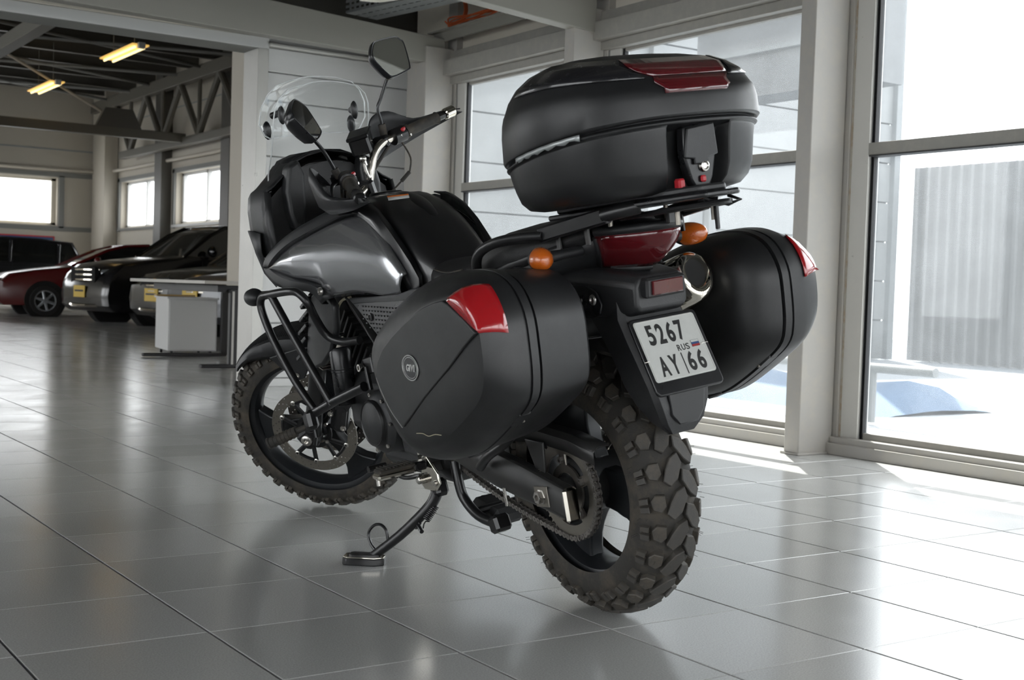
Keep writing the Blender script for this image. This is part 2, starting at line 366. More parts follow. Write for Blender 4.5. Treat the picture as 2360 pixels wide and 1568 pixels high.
# perforated cable tray, channel, orange cables, white trunking under the deck
t = thing('cable_tray', 'perforated galvanised cable tray hung below the dark ceiling above the back beam', 'cable tray', (3.56, 3.98, 2.82), .16)
tr = G(); 
for k in range(3): tr.box((-.10+.10*k, 0, 0), (.085, 1.75, .004))
for k in range(22): tr.box((0, -.86+k*.08, 0), (.29, .022, .0035))
tr.ob('tray_floor', 'galv', t)
for sx in (-.145, .145):
    tr = G(); tr.box((sx, 0, .045), (.004, 1.75, .018)).box((sx, 0, .008), (.004, 1.75, .018)).box((sx, 0, .085), (.004, 1.75, .02))
    for k in range(29): tr.box((sx, -.86+k*.06, .045), (.004, .02, .09))
    tr.ob('tray_side', 'galv', t)
for yy in (-.7, .5): G().cyl((-.145, yy, 0), (-.145, yy, .62), .005, 6).ob('hanger', 'galv', t)
t = thing('steel_channel', 'grey steel channel along the top of the window wall carrying orange cables', 'channel', (3.95, 3.6, 2.69))
G().box((0, 0, 0), (.02, 2.1, .07)).ob('channel_web', 'beam_grey', t, bev=.003)
G().box((-.03, 0, .035), (.07, 2.1, .008)).ob('channel_flange', 'beam_grey', t)
cb = G()
for k in range(9):
    pp = [(3.965-.02*math.sin(k*1.7), 4.42-(.32*j)+.02*random.random(), 2.755+.012*k*.5+.02*math.sin(j*1.9+k)) for j in range(6)]
    cb.tube([(3.93, 4.47, 2.80), (3.95, 4.44, 2.77)]+pp, .006, 5, sm=4)
for k in range(4): cb.tube([(3.95+.008*k, 4.3, 2.75), (3.96+.008*k, 4.24, 2.85), (3.96+.008*k, 4.3, 3.0)], .006, 5, sm=4)
tag(cb.ob('orange_cables', 'orange_cable', kind='stuff'), 'bundle of thin orange cables lying along the channel above the windows', 'cables')
cb = G()
cb.tube([(2.95, 4.2, 2.85), (3.07, 4.15, 2.80), (3.21, 4.1, 2.82)], .022, 10, sm=5).tube([(3.05, 4.15, 2.78), (3.17, 4.1, 2.78), (3.29, 4.0, 2.80)], .018, 10, sm=5)
tag(cb.ob('white_conduit', 'wire_white'), 'two stubs of white plastic conduit hanging beside the cable tray', 'conduit')
cb = G()
for k in range(5): cb.tube([(2.6+.1*k, 4.4, 3.2-.05*k), (2.9+.05*k, 4.2, 2.95+.03*k), (3.3, 3.8, 2.98+.04*k), (3.8, 3.2, 3.05)], .005, 5, sm=5)
tag(cb.ob('hanging_wires', 'wire_white', kind='stuff'), 'loose pale wires strung across the dark ceiling near the tray', 'wires')
# ---------------------------------------------------------------- second hall
HX, HY = 9.4, 31.6
wh = S('wall_hall_right', G(), 'hall_wall') if 0 else None
g = G(); ys = [5.2, 21.9+.95, 25.9, 27.15, 30.15, HY]
def wall_x(g, x, th, yA, yB, zA, zB): g.box((x+th/2, (yA+yB)/2, (zA+zB)/2), (th, yB-yA, zB-zA))
wins = [(22.88, 25.91), (27.16, 30.17)]
wall_x(g, HX, .25, 9.9, HY+.3, 3.34, 6.4); wall_x(g, HX, .25, 9.9, HY+.3, 0, 2.13)
edges = [5.2, 22.88, 25.91, 27.16, 30.17, HY+.3]
for a, b_ in ((9.9, 22.88), (25.91, 27.16), (30.17, HY+.3)): wall_x(g, HX, .25, a, b_, 2.13, 3.34)
whr = S('wall_hall_right', g, 'hall_wall', smooth=0)
for k, (a, b_) in enumerate(wins):
    o = S('window_%d' % (20+k), G().box((HX+.2, (a+b_)/2, 2.16), (.1, b_-a, .06)).box((HX+.2, (a+b_)/2, 3.31), (.1, b_-a, .06)).box((HX+.2, a+.03, 2.73), (.1, .06, 1.2)).box((HX+.2, b_-.05, 2.73), (.1, .1, 1.2)).box((HX+.2, a+(b_-a)*.46, 2.73), (.1, .07, 1.2)), 'wall_white')
    G().box((HX+.2, (a+b_)/2, 2.73), (.01, b_-a, 1.15)).ob('glass_pane', 'pane_far', o, smooth=0)
    G().box((HX-.03, (a+b_)/2, 2.08), (.08, b_-a+.3, .06)).ob('sill', 'wall_white' if k == 0 else 'hall_grey', o)
    G().box((HX-.02, (a+b_)/2, 3.40), (.06, b_-a+.3, .10)).ob('lintel_band', 'hall_grey', o)
    for yy in (a-.08, b_+.08): G().box((HX-.02, yy, 2.73), (.06, .14, 1.4)).ob('side_band', 'hall_grey', o)
g = G(); g.box((HX-.12, 26.5, 3), (.28, .5, 6.2)); g.ob('wall_column', 'truss_dark', whr)
g = G(); g.box((HX-.12, 22.2, 3), (.28, .5, 6.2)); g.ob('wall_column', 'truss_dark', whr)
g = G(); g.box((HX-.2, 31.0, 3), (.35, 1.1, 6.2)); g.ob('wall_column', 'hall_wall', whr)
g = G(); g.tube([(HX-.12, 10.2, 3.63), (HX-.12, 31.3, 3.65)], .045, 8); g.ob('wall_pipe', 'hall_wall', whr)
g = G()
for z in (4.1, 4.9, 5.6): g.box((HX-.004, 20.6, z), (.008, 21, .03))
g.ob('panel_seams', 'joint_grey', whr)
# far wall
g = G()
def wall_y(g, y, th, xA, xB, zA, zB): g.box(((xA+xB)/2, y+th/2, (zA+zB)/2), (xB-xA, th, zB-zA))
wall_y(g, HY, .25, -8.6, HX+.3, 3.44, 6.6); wall_y(g, HY, .25, -8.6, HX+.3, 0, 2.17); wall_y(g, HY, .25, 8.12, HX+.3, 2.17, 3.44); wall_y(g, HY, .25, 3.2, 4.6, 2.17, 3.44); wall_y(g, HY, .25, -8.6, -.8, 2.17, 3.44)
whf = S('wall_hall_far', g, 'hall_wall', smooth=0)
for k, (a, b_) in enumerate(((4.6, 8.12), (-.8, 3.2))):
    o = S('window_%d' % (30+k), G().box(((a+b_)/2, HY+.2, 2.2), (b_-a, .1, .07)).box(((a+b_)/2, HY+.2, 3.40), (b_-a, .1, .08)).box((a+.04, HY+.2, 2.8), (.08, .1, 1.25)).box((b_-.06, HY+.2, 2.8), (.12, .1, 1.25)), 'wall_cream')
    G().box(((a+b_)/2, HY+.2, 2.8), (b_-a, .01, 1.2)).ob('glass_pane', 'pane_far', o, smooth=0)
    for z in (2.08, 3.53): G().box(((a+b_)/2+.6, HY-.02, z), (b_-a+2.4, .06, .12)).ob('band', 'hall_grey', o)
    G().box((b_+.1, HY-.02, 2.8), (.14, .06, 1.4)).ob('side_band', 'hall_grey', o)
g = G(); g.tube([(-6, HY-.12, 3.66), (9.2, HY-.12, 3.66)], .045, 8); g.ob('wall_pipe', 'hall_wall', whf)
g = G()
for z in (4.2, 4.9): g.box((2, HY-.006, z), (16, .012, .04))
g.ob('panel_seams', 'joint_grey', whf)
g = G().box((-8.6, 18.5, .3), (.1, 26.4, .6)).box((-8.6, 18.5, 5.2), (.1, 26.4, 2.4))
for yy in (5.6, 10.5, 15.5, 20.5, 25.5, 31.4): g.box((-8.6, yy, 2.5), (.1, .8, 5))
S('wall_hall_left', g, 'hall_wall')
G().box((-8.6, 18.5, 2.3), (.01, 26, 3.4)).ob('glass_pane', 'pane_far', bpy.data.objects['wall_hall_left'], smooth=0)  # unseen windows, added wide to brighten the far hall
g = G().box((7.0, 9.86, 3.1), (5.1, .12, 6.6)).box((4.42, 7.55, 3.1), (.12, 4.5, 6.6)).box((-2.2, 5.36, 4.9), (13.1, .1, 3.2)).box((-6.3, 5.36, 1.5), (4.4, .1, 3.4)); S('wall_hall_near', g, 'hall_wall')
# trapezoid deck, purlins, trusses
g = G(); prof = []; x = -8.6
while x < 9.7:
    for dx, dz in ((0, 0), (.16, 0), (.19, .09), (.30, .09), (.33, 0)): prof.append((x+dx, 5.95+dz))
    x += .33
pa = [p for p in prof if p[0] < 4.45]; pb = [p for p in prof if p[0] >= 4.2]
g.loft([[(p[0], yy, p[1]) for p in pa] for yy in (5.3, HY+.3)], closed=False, cap=False)
g.loft([[(p[0], yy, p[1]) for p in pb] for yy in (9.85, HY+.3)], closed=False, cap=False)
ch = S('ceiling_hall', g, 'deck_dark', smooth=0)
G().box((-2.1, 18.4, 6.3), (13.2, 27.4, .05)).box((7.0, 20.8, 6.31), (5.2, 22.2, .05)).ob('roof_slab', 'deck_dark', ch)
for k in range(17):
    y = 6.6+k*1.5
    if y < 9.9: continue
    G().box((.4, y, 5.78), (18, .02, .3)).box((.4, y, 5.64), (18, .14, .015)).box((.4, y, 5.93), (18, .14, .015)).ob('purlin', 'truss_dark', ch, smooth=0)
    G().box((.4, y+.14, 5.945), (18, .1, .018)).ob('painted_gap_light', 'hall_wall', ch, smooth=0)  # pale strip, light through the deck gaps put into its colour
def truss(name, mk, n, y0, y1):
    o = S(name, G().box(mk(0, (y0+y1)/2, 5.36), (.2, y1-y0, .28)), 'truss_brown', bev=.01)
    G().box(mk(0, (y0+y1)/2-1, 3.92), (.18, y1-y0-3, .18)).ob('bottom_chord', 'truss_brown', o, bev=.01)
    st = (y1-y0-2)/n
    for k in range(n):
        a = y0+k*st; m_ = a+st/2; b_ = a+st
        for p, q, r in (((0, a, 5.25), (0, m_, 4.0), .075), ((0, m_, 4.0), (0, b_, 5.25), .075), ((0, m_, 4.0), (0, m_, 5.25), .05)):
            G().cyl(mk(*p), mk(*q), r, 8).ob('web_member', 'truss_brown', o)
truss('truss_1', lambda a, b, c: (9.0+a, b, c), 8, 10.2, 31.4)
for k, x in enumerate((3.0,)):
    truss('truss_%d' % (k+2), (lambda xx: lambda a, b, c: (xx+a, b, c))(x), 8, 6.0, 31.4)
# cross tie, gusset and bracing rods
o = S('tie_beam', G().box((4.2, 24.3, 3.99), (9.6, .16, .2)), 'truss_brown', bev=.01)
G().prism([(7.0, 4.08), (8.0, 4.08), (7.8, 4.5), (7.2, 4.5)], 24.22, 24.38).ob('gusset', 'truss_dark', o)
br = G()
br.tube([(5.0, 24.4, 5.5), (7.4, 24.4, 4.3)], .03, 6)
br.ob('bracing_rod', 'hall_wall', o)
G().cyl((3.2, 24.6, 5.6), (2.9, 12.5, 5.5), .13, 8).ob('bracing_tube', 'truss_brown', o)
for k in range(6):
    y = 10.5+3.4*k
    G().cyl((2.2, y, 5.55), (9.0, y+2.5, 5.45), .035, 6).ob('bracing_rod', 'hall_grey', o)
    G().cyl((2.2, y+3, 5.55), (9.0, y+.5, 5.45), .035, 6).ob('bracing_rod', 'hall_grey', o)
# two batten lamps, warm
mat('lamp_glow', (.9, .55, .14), .5, emit=.8); mat('lamp_tube', (1.0, .85, .45), .5, emit=1.5)
for k, (y, x) in enumerate(((18.95, 5.95), (24.3, 5.95))):
    t = thing('strip_light', ('warm yellow twin strip light under the far hall roof, nearer to the opening' if k == 0 else 'warm yellow twin strip light under the far hall roof, farther and lower left one'), 'lamp', (x, y, 4.8), 0, 'strip lights')
    G().box((0, 0, 0), (.30, 1.9, .03)).ob('reflector', 'lamp_glow', t, bev=.01)
    for sx in (-.08, .08): G().cyl((sx, -.88, -.04), (sx, .88, -.04), .022, 8).ob('tube', 'lamp_tube', t)
    G().box((0, -.98, -.02), (.12, .1, .1)).ob('end_cap', 'wall_white', t, bev=.01)
    for yy in (-.6, .6): G().cyl((0, yy, 0), (0, yy, .85), .006, 6).ob('hanger', 'hall_grey', t)
# ---------------------------------------------------------------- outside
S('ground_outside', G().box((14, 4, -.16), (22, 60, .1)).box((-20, 0, -.2), (22, 90, .1)).box((0, -30, -.2), (60, 40, .1)), 'ground_out', smooth=0)
oa = thing('panel_building', 'white sandwich panel building standing right outside the glazing', 'building', (4.4, 9.6, -.1))
z = 0
k = 0
while z < 8.0:
    h = .62
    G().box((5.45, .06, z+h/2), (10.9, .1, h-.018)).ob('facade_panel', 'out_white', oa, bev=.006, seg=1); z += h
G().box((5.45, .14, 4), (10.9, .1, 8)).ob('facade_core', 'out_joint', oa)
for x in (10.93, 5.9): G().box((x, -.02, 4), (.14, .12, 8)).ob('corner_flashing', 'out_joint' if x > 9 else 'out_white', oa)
# (the panel wall above also closes the far hall side)
ob_ = thing('corrugated_building', 'pale corrugated metal shed seen through the right hand window', 'building', (15.6, 0, -.1))
prof = []; y = -16
while y < 9.2:
    for dy, dx in ((0, 0), (.10, 0), (.12, .035), (.18, .035), (.20, 0)): prof.append((y+dy, dx))
    y += .20
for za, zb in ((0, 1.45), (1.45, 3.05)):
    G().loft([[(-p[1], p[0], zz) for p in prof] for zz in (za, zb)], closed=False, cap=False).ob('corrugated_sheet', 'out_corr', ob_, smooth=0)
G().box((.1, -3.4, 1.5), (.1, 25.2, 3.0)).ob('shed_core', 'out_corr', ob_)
oc = thing('grey_annex', 'grey raised annex box above the yard seen through the middle window', 'building', (9.2, 6.2, 3.05))
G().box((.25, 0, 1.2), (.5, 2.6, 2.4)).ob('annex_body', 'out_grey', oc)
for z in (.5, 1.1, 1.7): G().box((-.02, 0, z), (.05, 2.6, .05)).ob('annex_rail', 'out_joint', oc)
G().cyl((.2, 1.2, 0), (.2, 1.2, -3.1), .08, 8).ob('annex_leg', 'out_white', oc)
op = thing('white_pipe', 'white horizontal pipe running low across the yard', 'pipe', (6.4, 3.55, .31))
G().tube([(0, 5.4, 0), (0, -1.75, 0)], .035, 12).ob('pipe_run', 'out_white', op)
for yy in (5, 1.5, -1.2): G().cyl((0, yy, 0), (0, yy, -.4), .03, 8).ob('pipe_leg', 'out_white', op)
# blue grey mound: building shadow on the yard put into colour and shape
g = G(); secs = []
for i in range(19):
    y = 2.7+i*.36; row = []
    for j in range(9):
        t_ = j/8; hgt = .20*math.sin(PI*t_)**.6*(1+.18*math.sin(i*1.3)+.22*random.random())*min(1, (i+.3)/1.2)
        row.append((6.9+t_*1.6, y, -.13+hgt))
    secs.append(row)
g.loft(secs, closed=False, cap=False); g.ob('shadow_mound', 'shadow_blue', smooth=60)
tag(bpy.data.objects['shadow_mound'], 'low blue grey mound standing in for the building shadow outside below the middle window', 'tarpaulin')
T = {
'panT': [(1.276, 0.25, 0.883), (1.161, 0.245, 0.937), (1.042, 0.225, 0.979), (0.945, 0.195, 1.012), (0.876, 0.165, 1.024), (0.828, 0.155, 1.025), (0.771, 0.15, 1.012), (0.717, 0.15, 0.982), (0.651, 0.15, 0.935), (0.599, 0.145, 0.892), (0.569, 0.14, 0.86)],
'panB': [(1.27, 0.25, 0.879), (1.181, 0.25, 0.862), (1.081, 0.25, 0.846), (1.012, 0.25, 0.835), (0.965, 0.248, 0.823), (0.957, 0.24, 0.789), (0.878, 0.235, 0.793), (0.799, 0.225, 0.801), (0.729, 0.205, 0.794), (0.661, 0.18, 0.786), (0.594, 0.16, 0.781)],
'cowlT': [(1.33, 0.25, 0.89), (1.294, 0.25, 0.923), (1.179, 0.24, 0.979), (1.087, 0.225, 1.005), (1.025, 0.21, 1.02), (0.976, 0.19, 1.034), (0.925, 0.17, 1.046), (0.883, 0.155, 1.052), (0.866, 0.145, 1.054)],
'cowlB': [(1.329, 0.25, 0.872), (1.307, 0.25, 0.845), (1.235, 0.25, 0.82), (1.147, 0.25, 0.813), (1.048, 0.25, 0.809), (1.032, 0.245, 0.788), (1.06, 0.235, 0.727), (1.098, 0.22, 0.65), (1.165, 0.19, 0.581)],
'cowlIn': [(0.983, 0.24, 0.822), (0.942, 0.24, 0.787), (0.912, 0.23, 0.78), (0.947, 0.22, 0.722), (1.01, 0.2, 0.663), (1.125, 0.18, 0.608)],
'tankline': [(0.918, 0.12, 1.048), (0.892, 0.08, 1.072), (0.844, 0.03, 1.074), (0.82, 0.0, 1.073), (0.747, -0.0, 1.054), (0.679, 0.0, 1.021), (0.596, 0.0, 0.957), (0.538, -0.0, 0.878)],
'tankedge': [(0.857, 0.14, 1.029), (0.732, 0.14, 1.007), (0.642, 0.135, 0.944), (0.574, 0.12, 0.876)],
'label': [(0.755, 0.09, 1.062), (0.724, 0.04, 1.061), (0.701, 0.05, 1.048), (0.728, 0.1, 1.046)],
'fairring': [(1.36, 0.225, 1.124), (1.36, 0.249, 1.024), (1.36, 0.238, 0.981), (1.36, 0.229, 0.918), (1.36, 0.165, 1.154), (1.36, 0.129, 1.205), (1.36, 0.11, 1.224), (1.36, 0.021, 1.242), (1.36, -0.028, 1.225), (1.36, -0.067, 1.226), (1.36, -0.101, 1.202), (1.36, -0.147, 1.146), (1.36, -0.22, 1.142), (1.36, -0.246, 1.068)],
'fair2': [(1.3, 0.152, 1.196), (1.3, 0.151, 1.128), (1.3, 0.148, 1.045), (1.3, 0.11, 1.014), (1.3, 0.231, 1.081), (1.3, 0.236, 1.014), (1.3, 0.119, 1.166), (1.3, 0.08, 1.228)],
'cluster': [(1.36, 0.054, 1.22), (1.36, 0.076, 1.173), (1.36, 0.068, 1.123), (1.36, -0.085, 1.215), (1.36, -0.11, 1.17), (1.36, 0.029, 1.182), (1.36, 0.004, 1.199)],
'crash1': [(1.231, 0.335, 0.366), (1.127, 0.27, 0.427), (1.123, 0.26, 0.459), (1.23, 0.28, 0.653), (1.272, 0.3, 0.777), (1.228, 0.3, 0.802), (1.022, 0.29, 0.818), (0.987, 0.28, 0.802), (1.009, 0.25, 0.724), (1.019, 0.22, 0.673), (0.973, 0.18, 0.656)],
'crash2': [(1.188, 0.29, 0.791), (1.09, 0.27, 0.645), (0.987, 0.235, 0.467)],
'crash3': [(1.119, 0.25, 0.437), (0.936, 0.22, 0.496), (0.815, 0.19, 0.535)],
'hpeg': [(1.16, 0.36, 0.379), (1.138, 0.27, 0.392)],
'clutch': [(0.756, 0.19, 0.398)],
'shockres': [(1.061, 0.13, 0.603), (1.099, 0.13, 0.437)],
'stand': [(0.551, 0.16, 0.238), (0.569, 0.18, 0.197), (0.625, 0.24, 0.133), (0.716, 0.29, 0.072)],
'standloop': [(0.667, 0.26, 0.127), (0.691, 0.265, 0.149), (0.722, 0.275, 0.141), (0.735, 0.285, 0.118), (0.703, 0.285, 0.096)],
'standpin': [(0.603, 0.2, 0.165), (0.541, 0.2, 0.165)],
'spring': [(0.564, 0.16, 0.203), (0.556, 0.19, 0.177)],
'peg': [(0.552, 0.33, 0.34), (0.561, 0.22, 0.339)],
'pegp': [(0.571, 0.2, 0.346), (0.53, 0.2, 0.347), (0.495, 0.2, 0.31), (0.507, 0.2, 0.278), (0.573, 0.2, 0.269), (0.608, 0.2, 0.294)],
'badge': [(-0.052, 0.488, 0.725), (0.02, 0.488, 0.665), (0.023, 0.488, 0.686), (-0.058, 0.488, 0.71), (-0.015, 0.488, 0.695)],
'rail': [(0.188, 0.17, 0.85), (0.16, 0.18, 0.889), (0.117, 0.185, 0.916), (0.053, 0.18, 0.937), (-0.026, 0.17, 0.945), (-0.108, 0.16, 0.945), (-0.229, 0.155, 0.964), (-0.335, 0.14, 0.98), (-0.34, 0.12, 0.987)],
'rail2': [(0.028, 0.16, 0.84), (-0.056, 0.17, 0.868), (-0.08, 0.17, 0.853)],
'tail1': [(0.137, 0.1, 0.841), (-0.018, 0.12, 0.912), (-0.14, 0.13, 0.936), (-0.241, 0.13, 0.953), (-0.292, 0.12, 0.968)],
'chain': [(0.503, 0.095, 0.288), (0.384, 0.095, 0.27), (0.282, 0.095, 0.245), (0.167, 0.095, 0.215), (0.095, 0.095, 0.189)],
'hug': [(0.18, 0.1, 0.473), (0.255, 0.1, 0.448)],
'guard': [(0.162, 0.13, 0.481), (0.064, 0.13, 0.491), (-0.059, 0.13, 0.476), (-0.203, 0.12, 0.463), (-0.155, 0.13, 0.441), (0.035, 0.13, 0.452), (0.197, 0.13, 0.459)],
'guardbr': [(0.074, 0.13, 0.442), (0.015, 0.13, 0.438), (0.03, 0.13, 0.356), (0.051, 0.13, 0.36)],
'frame': [(0.975, 0.15, 0.763), (0.804, 0.17, 0.72), (0.709, 0.16, 0.648), (0.656, 0.15, 0.575)],
'sidecov': [(0.878, 0.16, 0.779), (0.613, 0.16, 0.773), (0.641, 0.2, 0.718), (0.67, 0.2, 0.705)],
'lowstay': [(0.032, 0.2, 0.462), (0.258, 0.2, 0.373), (0.187, 0.2, 0.415)],
'cstand': [(0.483, 0.1, 0.29), (0.482, 0.1, 0.241), (0.409, 0.1, 0.216), (0.323, 0.1, 0.213), (0.289, 0.1, 0.224), (0.338, 0.1, 0.193), (0.493, 0.1, 0.19), (0.525, 0.05, 0.154)],
'hb': [(0.936, -0.385, 1.171), (0.997, -0.28, 1.176), (1.041, -0.2, 1.19), (1.081, -0.16, 1.186), (1.096, -0.1, 1.158), (1.109, -0.07, 1.12), (1.125, -0.03, 1.064), (1.133, 0.05, 1.088), (1.037, 0.33, 1.164), (0.997, 0.385, 1.183)],
'mirR': [(1.065, -0.2, 1.213), (1.057, -0.2, 1.267), (1.052, -0.2, 1.29), (1.021, -0.2, 1.341), (0.962, -0.2, 1.404), (1.023, -0.2, 1.419), (0.912, -0.2, 1.385), (0.941, -0.2, 1.462), (0.983, -0.2, 1.349)],
'mirL': [(1.08, 0.22, 1.222), (1.088, 0.22, 1.257), (1.095, 0.22, 1.292), (1.103, 0.22, 1.354), (1.117, 0.22, 1.41), (1.096, 0.22, 1.292)],
'grdR': [(1.076, -0.26, 1.219), (1.049, -0.28, 1.251), (1.01, -0.32, 1.223), (1.004, -0.34, 1.186), (0.967, -0.38, 1.157), (0.99, -0.38, 1.14), (1.054, -0.28, 1.126), (1.111, -0.2, 1.147)],
'grdL': [(1.123, 0.26, 1.258), (1.139, 0.3, 1.202), (1.197, 0.34, 1.155), (1.2, 0.34, 1.132), (1.139, 0.36, 1.123), (1.043, 0.37, 1.141), (1.149, 0.24, 1.237)],
'fork': [(1.317, 0.1, 0.576), (1.408, 0.1, 0.51), (1.501, 0.1, 0.359), (1.494, 0.1, 0.541), (1.322, 0.1, 0.687)],
'fender': [(1.781, 0.0, 0.59), (1.713, 0.0, 0.643), (1.586, 0.0, 0.678), (1.49, 0.0, 0.666), (1.73, 0.05, 0.604), (1.582, 0.07, 0.606), (1.541, 0.075, 0.569), (1.524, 0.075, 0.546), (1.476, 0.08, 0.609)],
'cal': [(1.407, 0.09, 0.439), (1.4, 0.09, 0.371), (1.336, 0.09, 0.411), (1.447, 0.09, 0.378)],
'tl': [(-0.2, 0.079, 0.921), (-0.235, 0.084, 0.905), (-0.27, 0.077, 0.888), (-0.315, 0.053, 0.882), (-0.325, 0.036, 0.889), (-0.335, 0.018, 0.908), (-0.34, -0.005, 0.934), (-0.335, 0.026, 0.939), (-0.28, 0.055, 0.934), (-0.22, 0.07, 0.926)],
'tsL': [(-0.0, 0.144, 0.889), (-0.06, 0.098, 0.883)],
}
# ================================================================ MOTORCYCLE
mat('plastic', (.014, .0145, .016), .42, bump=.25, bscale=500, rvar=.07, rscale=6, dust=.10, dcol=(.10, .10, .10))
mat('plastic_smooth', (.011, .0115, .013), .30, rvar=.06, rscale=5, bump=.03, bscale=300)
mat('case_black', (.012, .0125, .0135), .40, bump=.12, bscale=700, rvar=.08, rscale=5, dust=.08, dcol=(.09, .09, .09))
mat('case_gloss', (.012, .012, .014), .22, coat=.3, rvar=.08, rscale=40)
mat('rubber', (.028, .026, .023), .75, bump=.4, bscale=200, dust=.7, dcol=(.11, .088, .062))
mat('tread_rubber', (.045, .042, .038), .62, bump=.3, bscale=260, var=.25, vscale=25, dust=.6, dcol=(.125, .10, .07))
mat('rim_black', (.016, .018, .021), .33, metal=.3, dust=.12, dcol=(.08, .07, .06))
mat('frame_dark', (.05, .05, .05), .38, metal=.6, dust=.2, dcol=(.10, .09, .08))
mat('metal_black', (.012, .012, .013), .3, metal=.2, spec=.6)
mat('engine_dark', (.03, .031, .033), .5, metal=.4, bump=.2, bscale=150, dust=.3, dcol=(.07, .065, .055))
mat('steel', (.55, .53, .5), .28, metal=1, rvar=.1, rscale=30)
mat('disc_steel', (.27, .25, .22), .38, metal=.9, rvar=.06, rscale=30)
mat('chrome', (.78, .74, .66), .08, metal=1)
mat('bar_metal', (.62, .58, .52), .25, metal=1)
mat('chain_metal', (.24, .225, .21), .45, metal=.8, dust=.3, dcol=(.05, .045, .04))
mat('tank_grey', (.30, .305, .315), .22, metal=.75, coat=1.0)
mat('tank_black', (.012, .012, .013), .28, coat=.25)
mat('seat_vinyl', (.012, .012, .013), .5, bump=.35, bscale=420)
mat('red_lens', (.42, .01, .015), .12, coat=1, trans=.15); mat('red_dark', (.085, .006, .009), .10, coat=1)
mat('amber_lens', (.62, .13, .012), .14, coat=1, trans=.15, bump=.4, bscale=350)
mat('mirror_glass', (.85, .87, .87), .015, metal=1)
mat('plate_white', (.52, .53, .51), .35, var=.06, vscale=60, dust=.15, dcol=(.3, .3, .28)); mat('plate_ink', (.012, .012, .012), .45)
mat('flag_blue', (.02, .06, .17), .4); mat('flag_red', (.30, .02, .02), .4)
mat('switch_red', (.45, .02, .03), .35); mat('sticker_orange', (.65, .17, .03), .5); mat('sticker_white', (.6, .6, .58), .5)
mat('badge_silver', (.55, .55, .54), .3, metal=.7); mat('hose_clear', (.45, .42, .3), .35)
mat('gauge_face', (.10, .11, .11), .5); mat('inner_dark', (.006, .006, .006), .8)
glass_mat('screen_clear', (.97, .98, .98), .012, 1.3)
glass_mat('screen_edge', (.80, .86, .86), .75, 1.3, (1, 1, 1))  # white haze paints the bright edge highlight into the colour
MB_ = Matrix(((.0163451, -.9857692, -.1673088, .9479756), (.9998664, .0161147, .0027350, -1.439133), (0, -.1673303, .9859009, .0005532), (0, 0, 0, 1)))
bike = thing('motorcycle', 'dark grey and black touring motorcycle leaning on its side stand', 'motorcycle', mx=MB_)
ST3 = Matrix(((.7924091, -.6015284, -.1012488), (.6015284, .7430268, .2933850), (-.1012488, -.2933850, .9506176)))
SA = Vector((1.5020973, 0, .334))
STM = Matrix.Translation(SA) @ ST3.to_4x4() @ Matrix.Translation(-SA)      # steering turned to full left lock
def P(name, g, m, parent=None, **k): return g.ob(name, m, parent or bike, **k)
def PS(name, g, m, parent=None, **k): g.xf(STM); return g.ob(name, m, parent or bike, **k)
def mir(g):
    h = G(); h.v = [(x, -y, z) for x, y, z in g.v]; h.f = [list(reversed(f)) for f in g.f]; h.mi = list(g.mi); return h
def bolt(g, c, ax, r, h=.005, n=10):
    c = Vector(c); a = Vector(ax).normalized(); g.lathe([(0, 0), (r, 0), (r*.95, h), (r*.55, h), (r*.5, h*.5), (0, h*.5)], n, c, a); return g
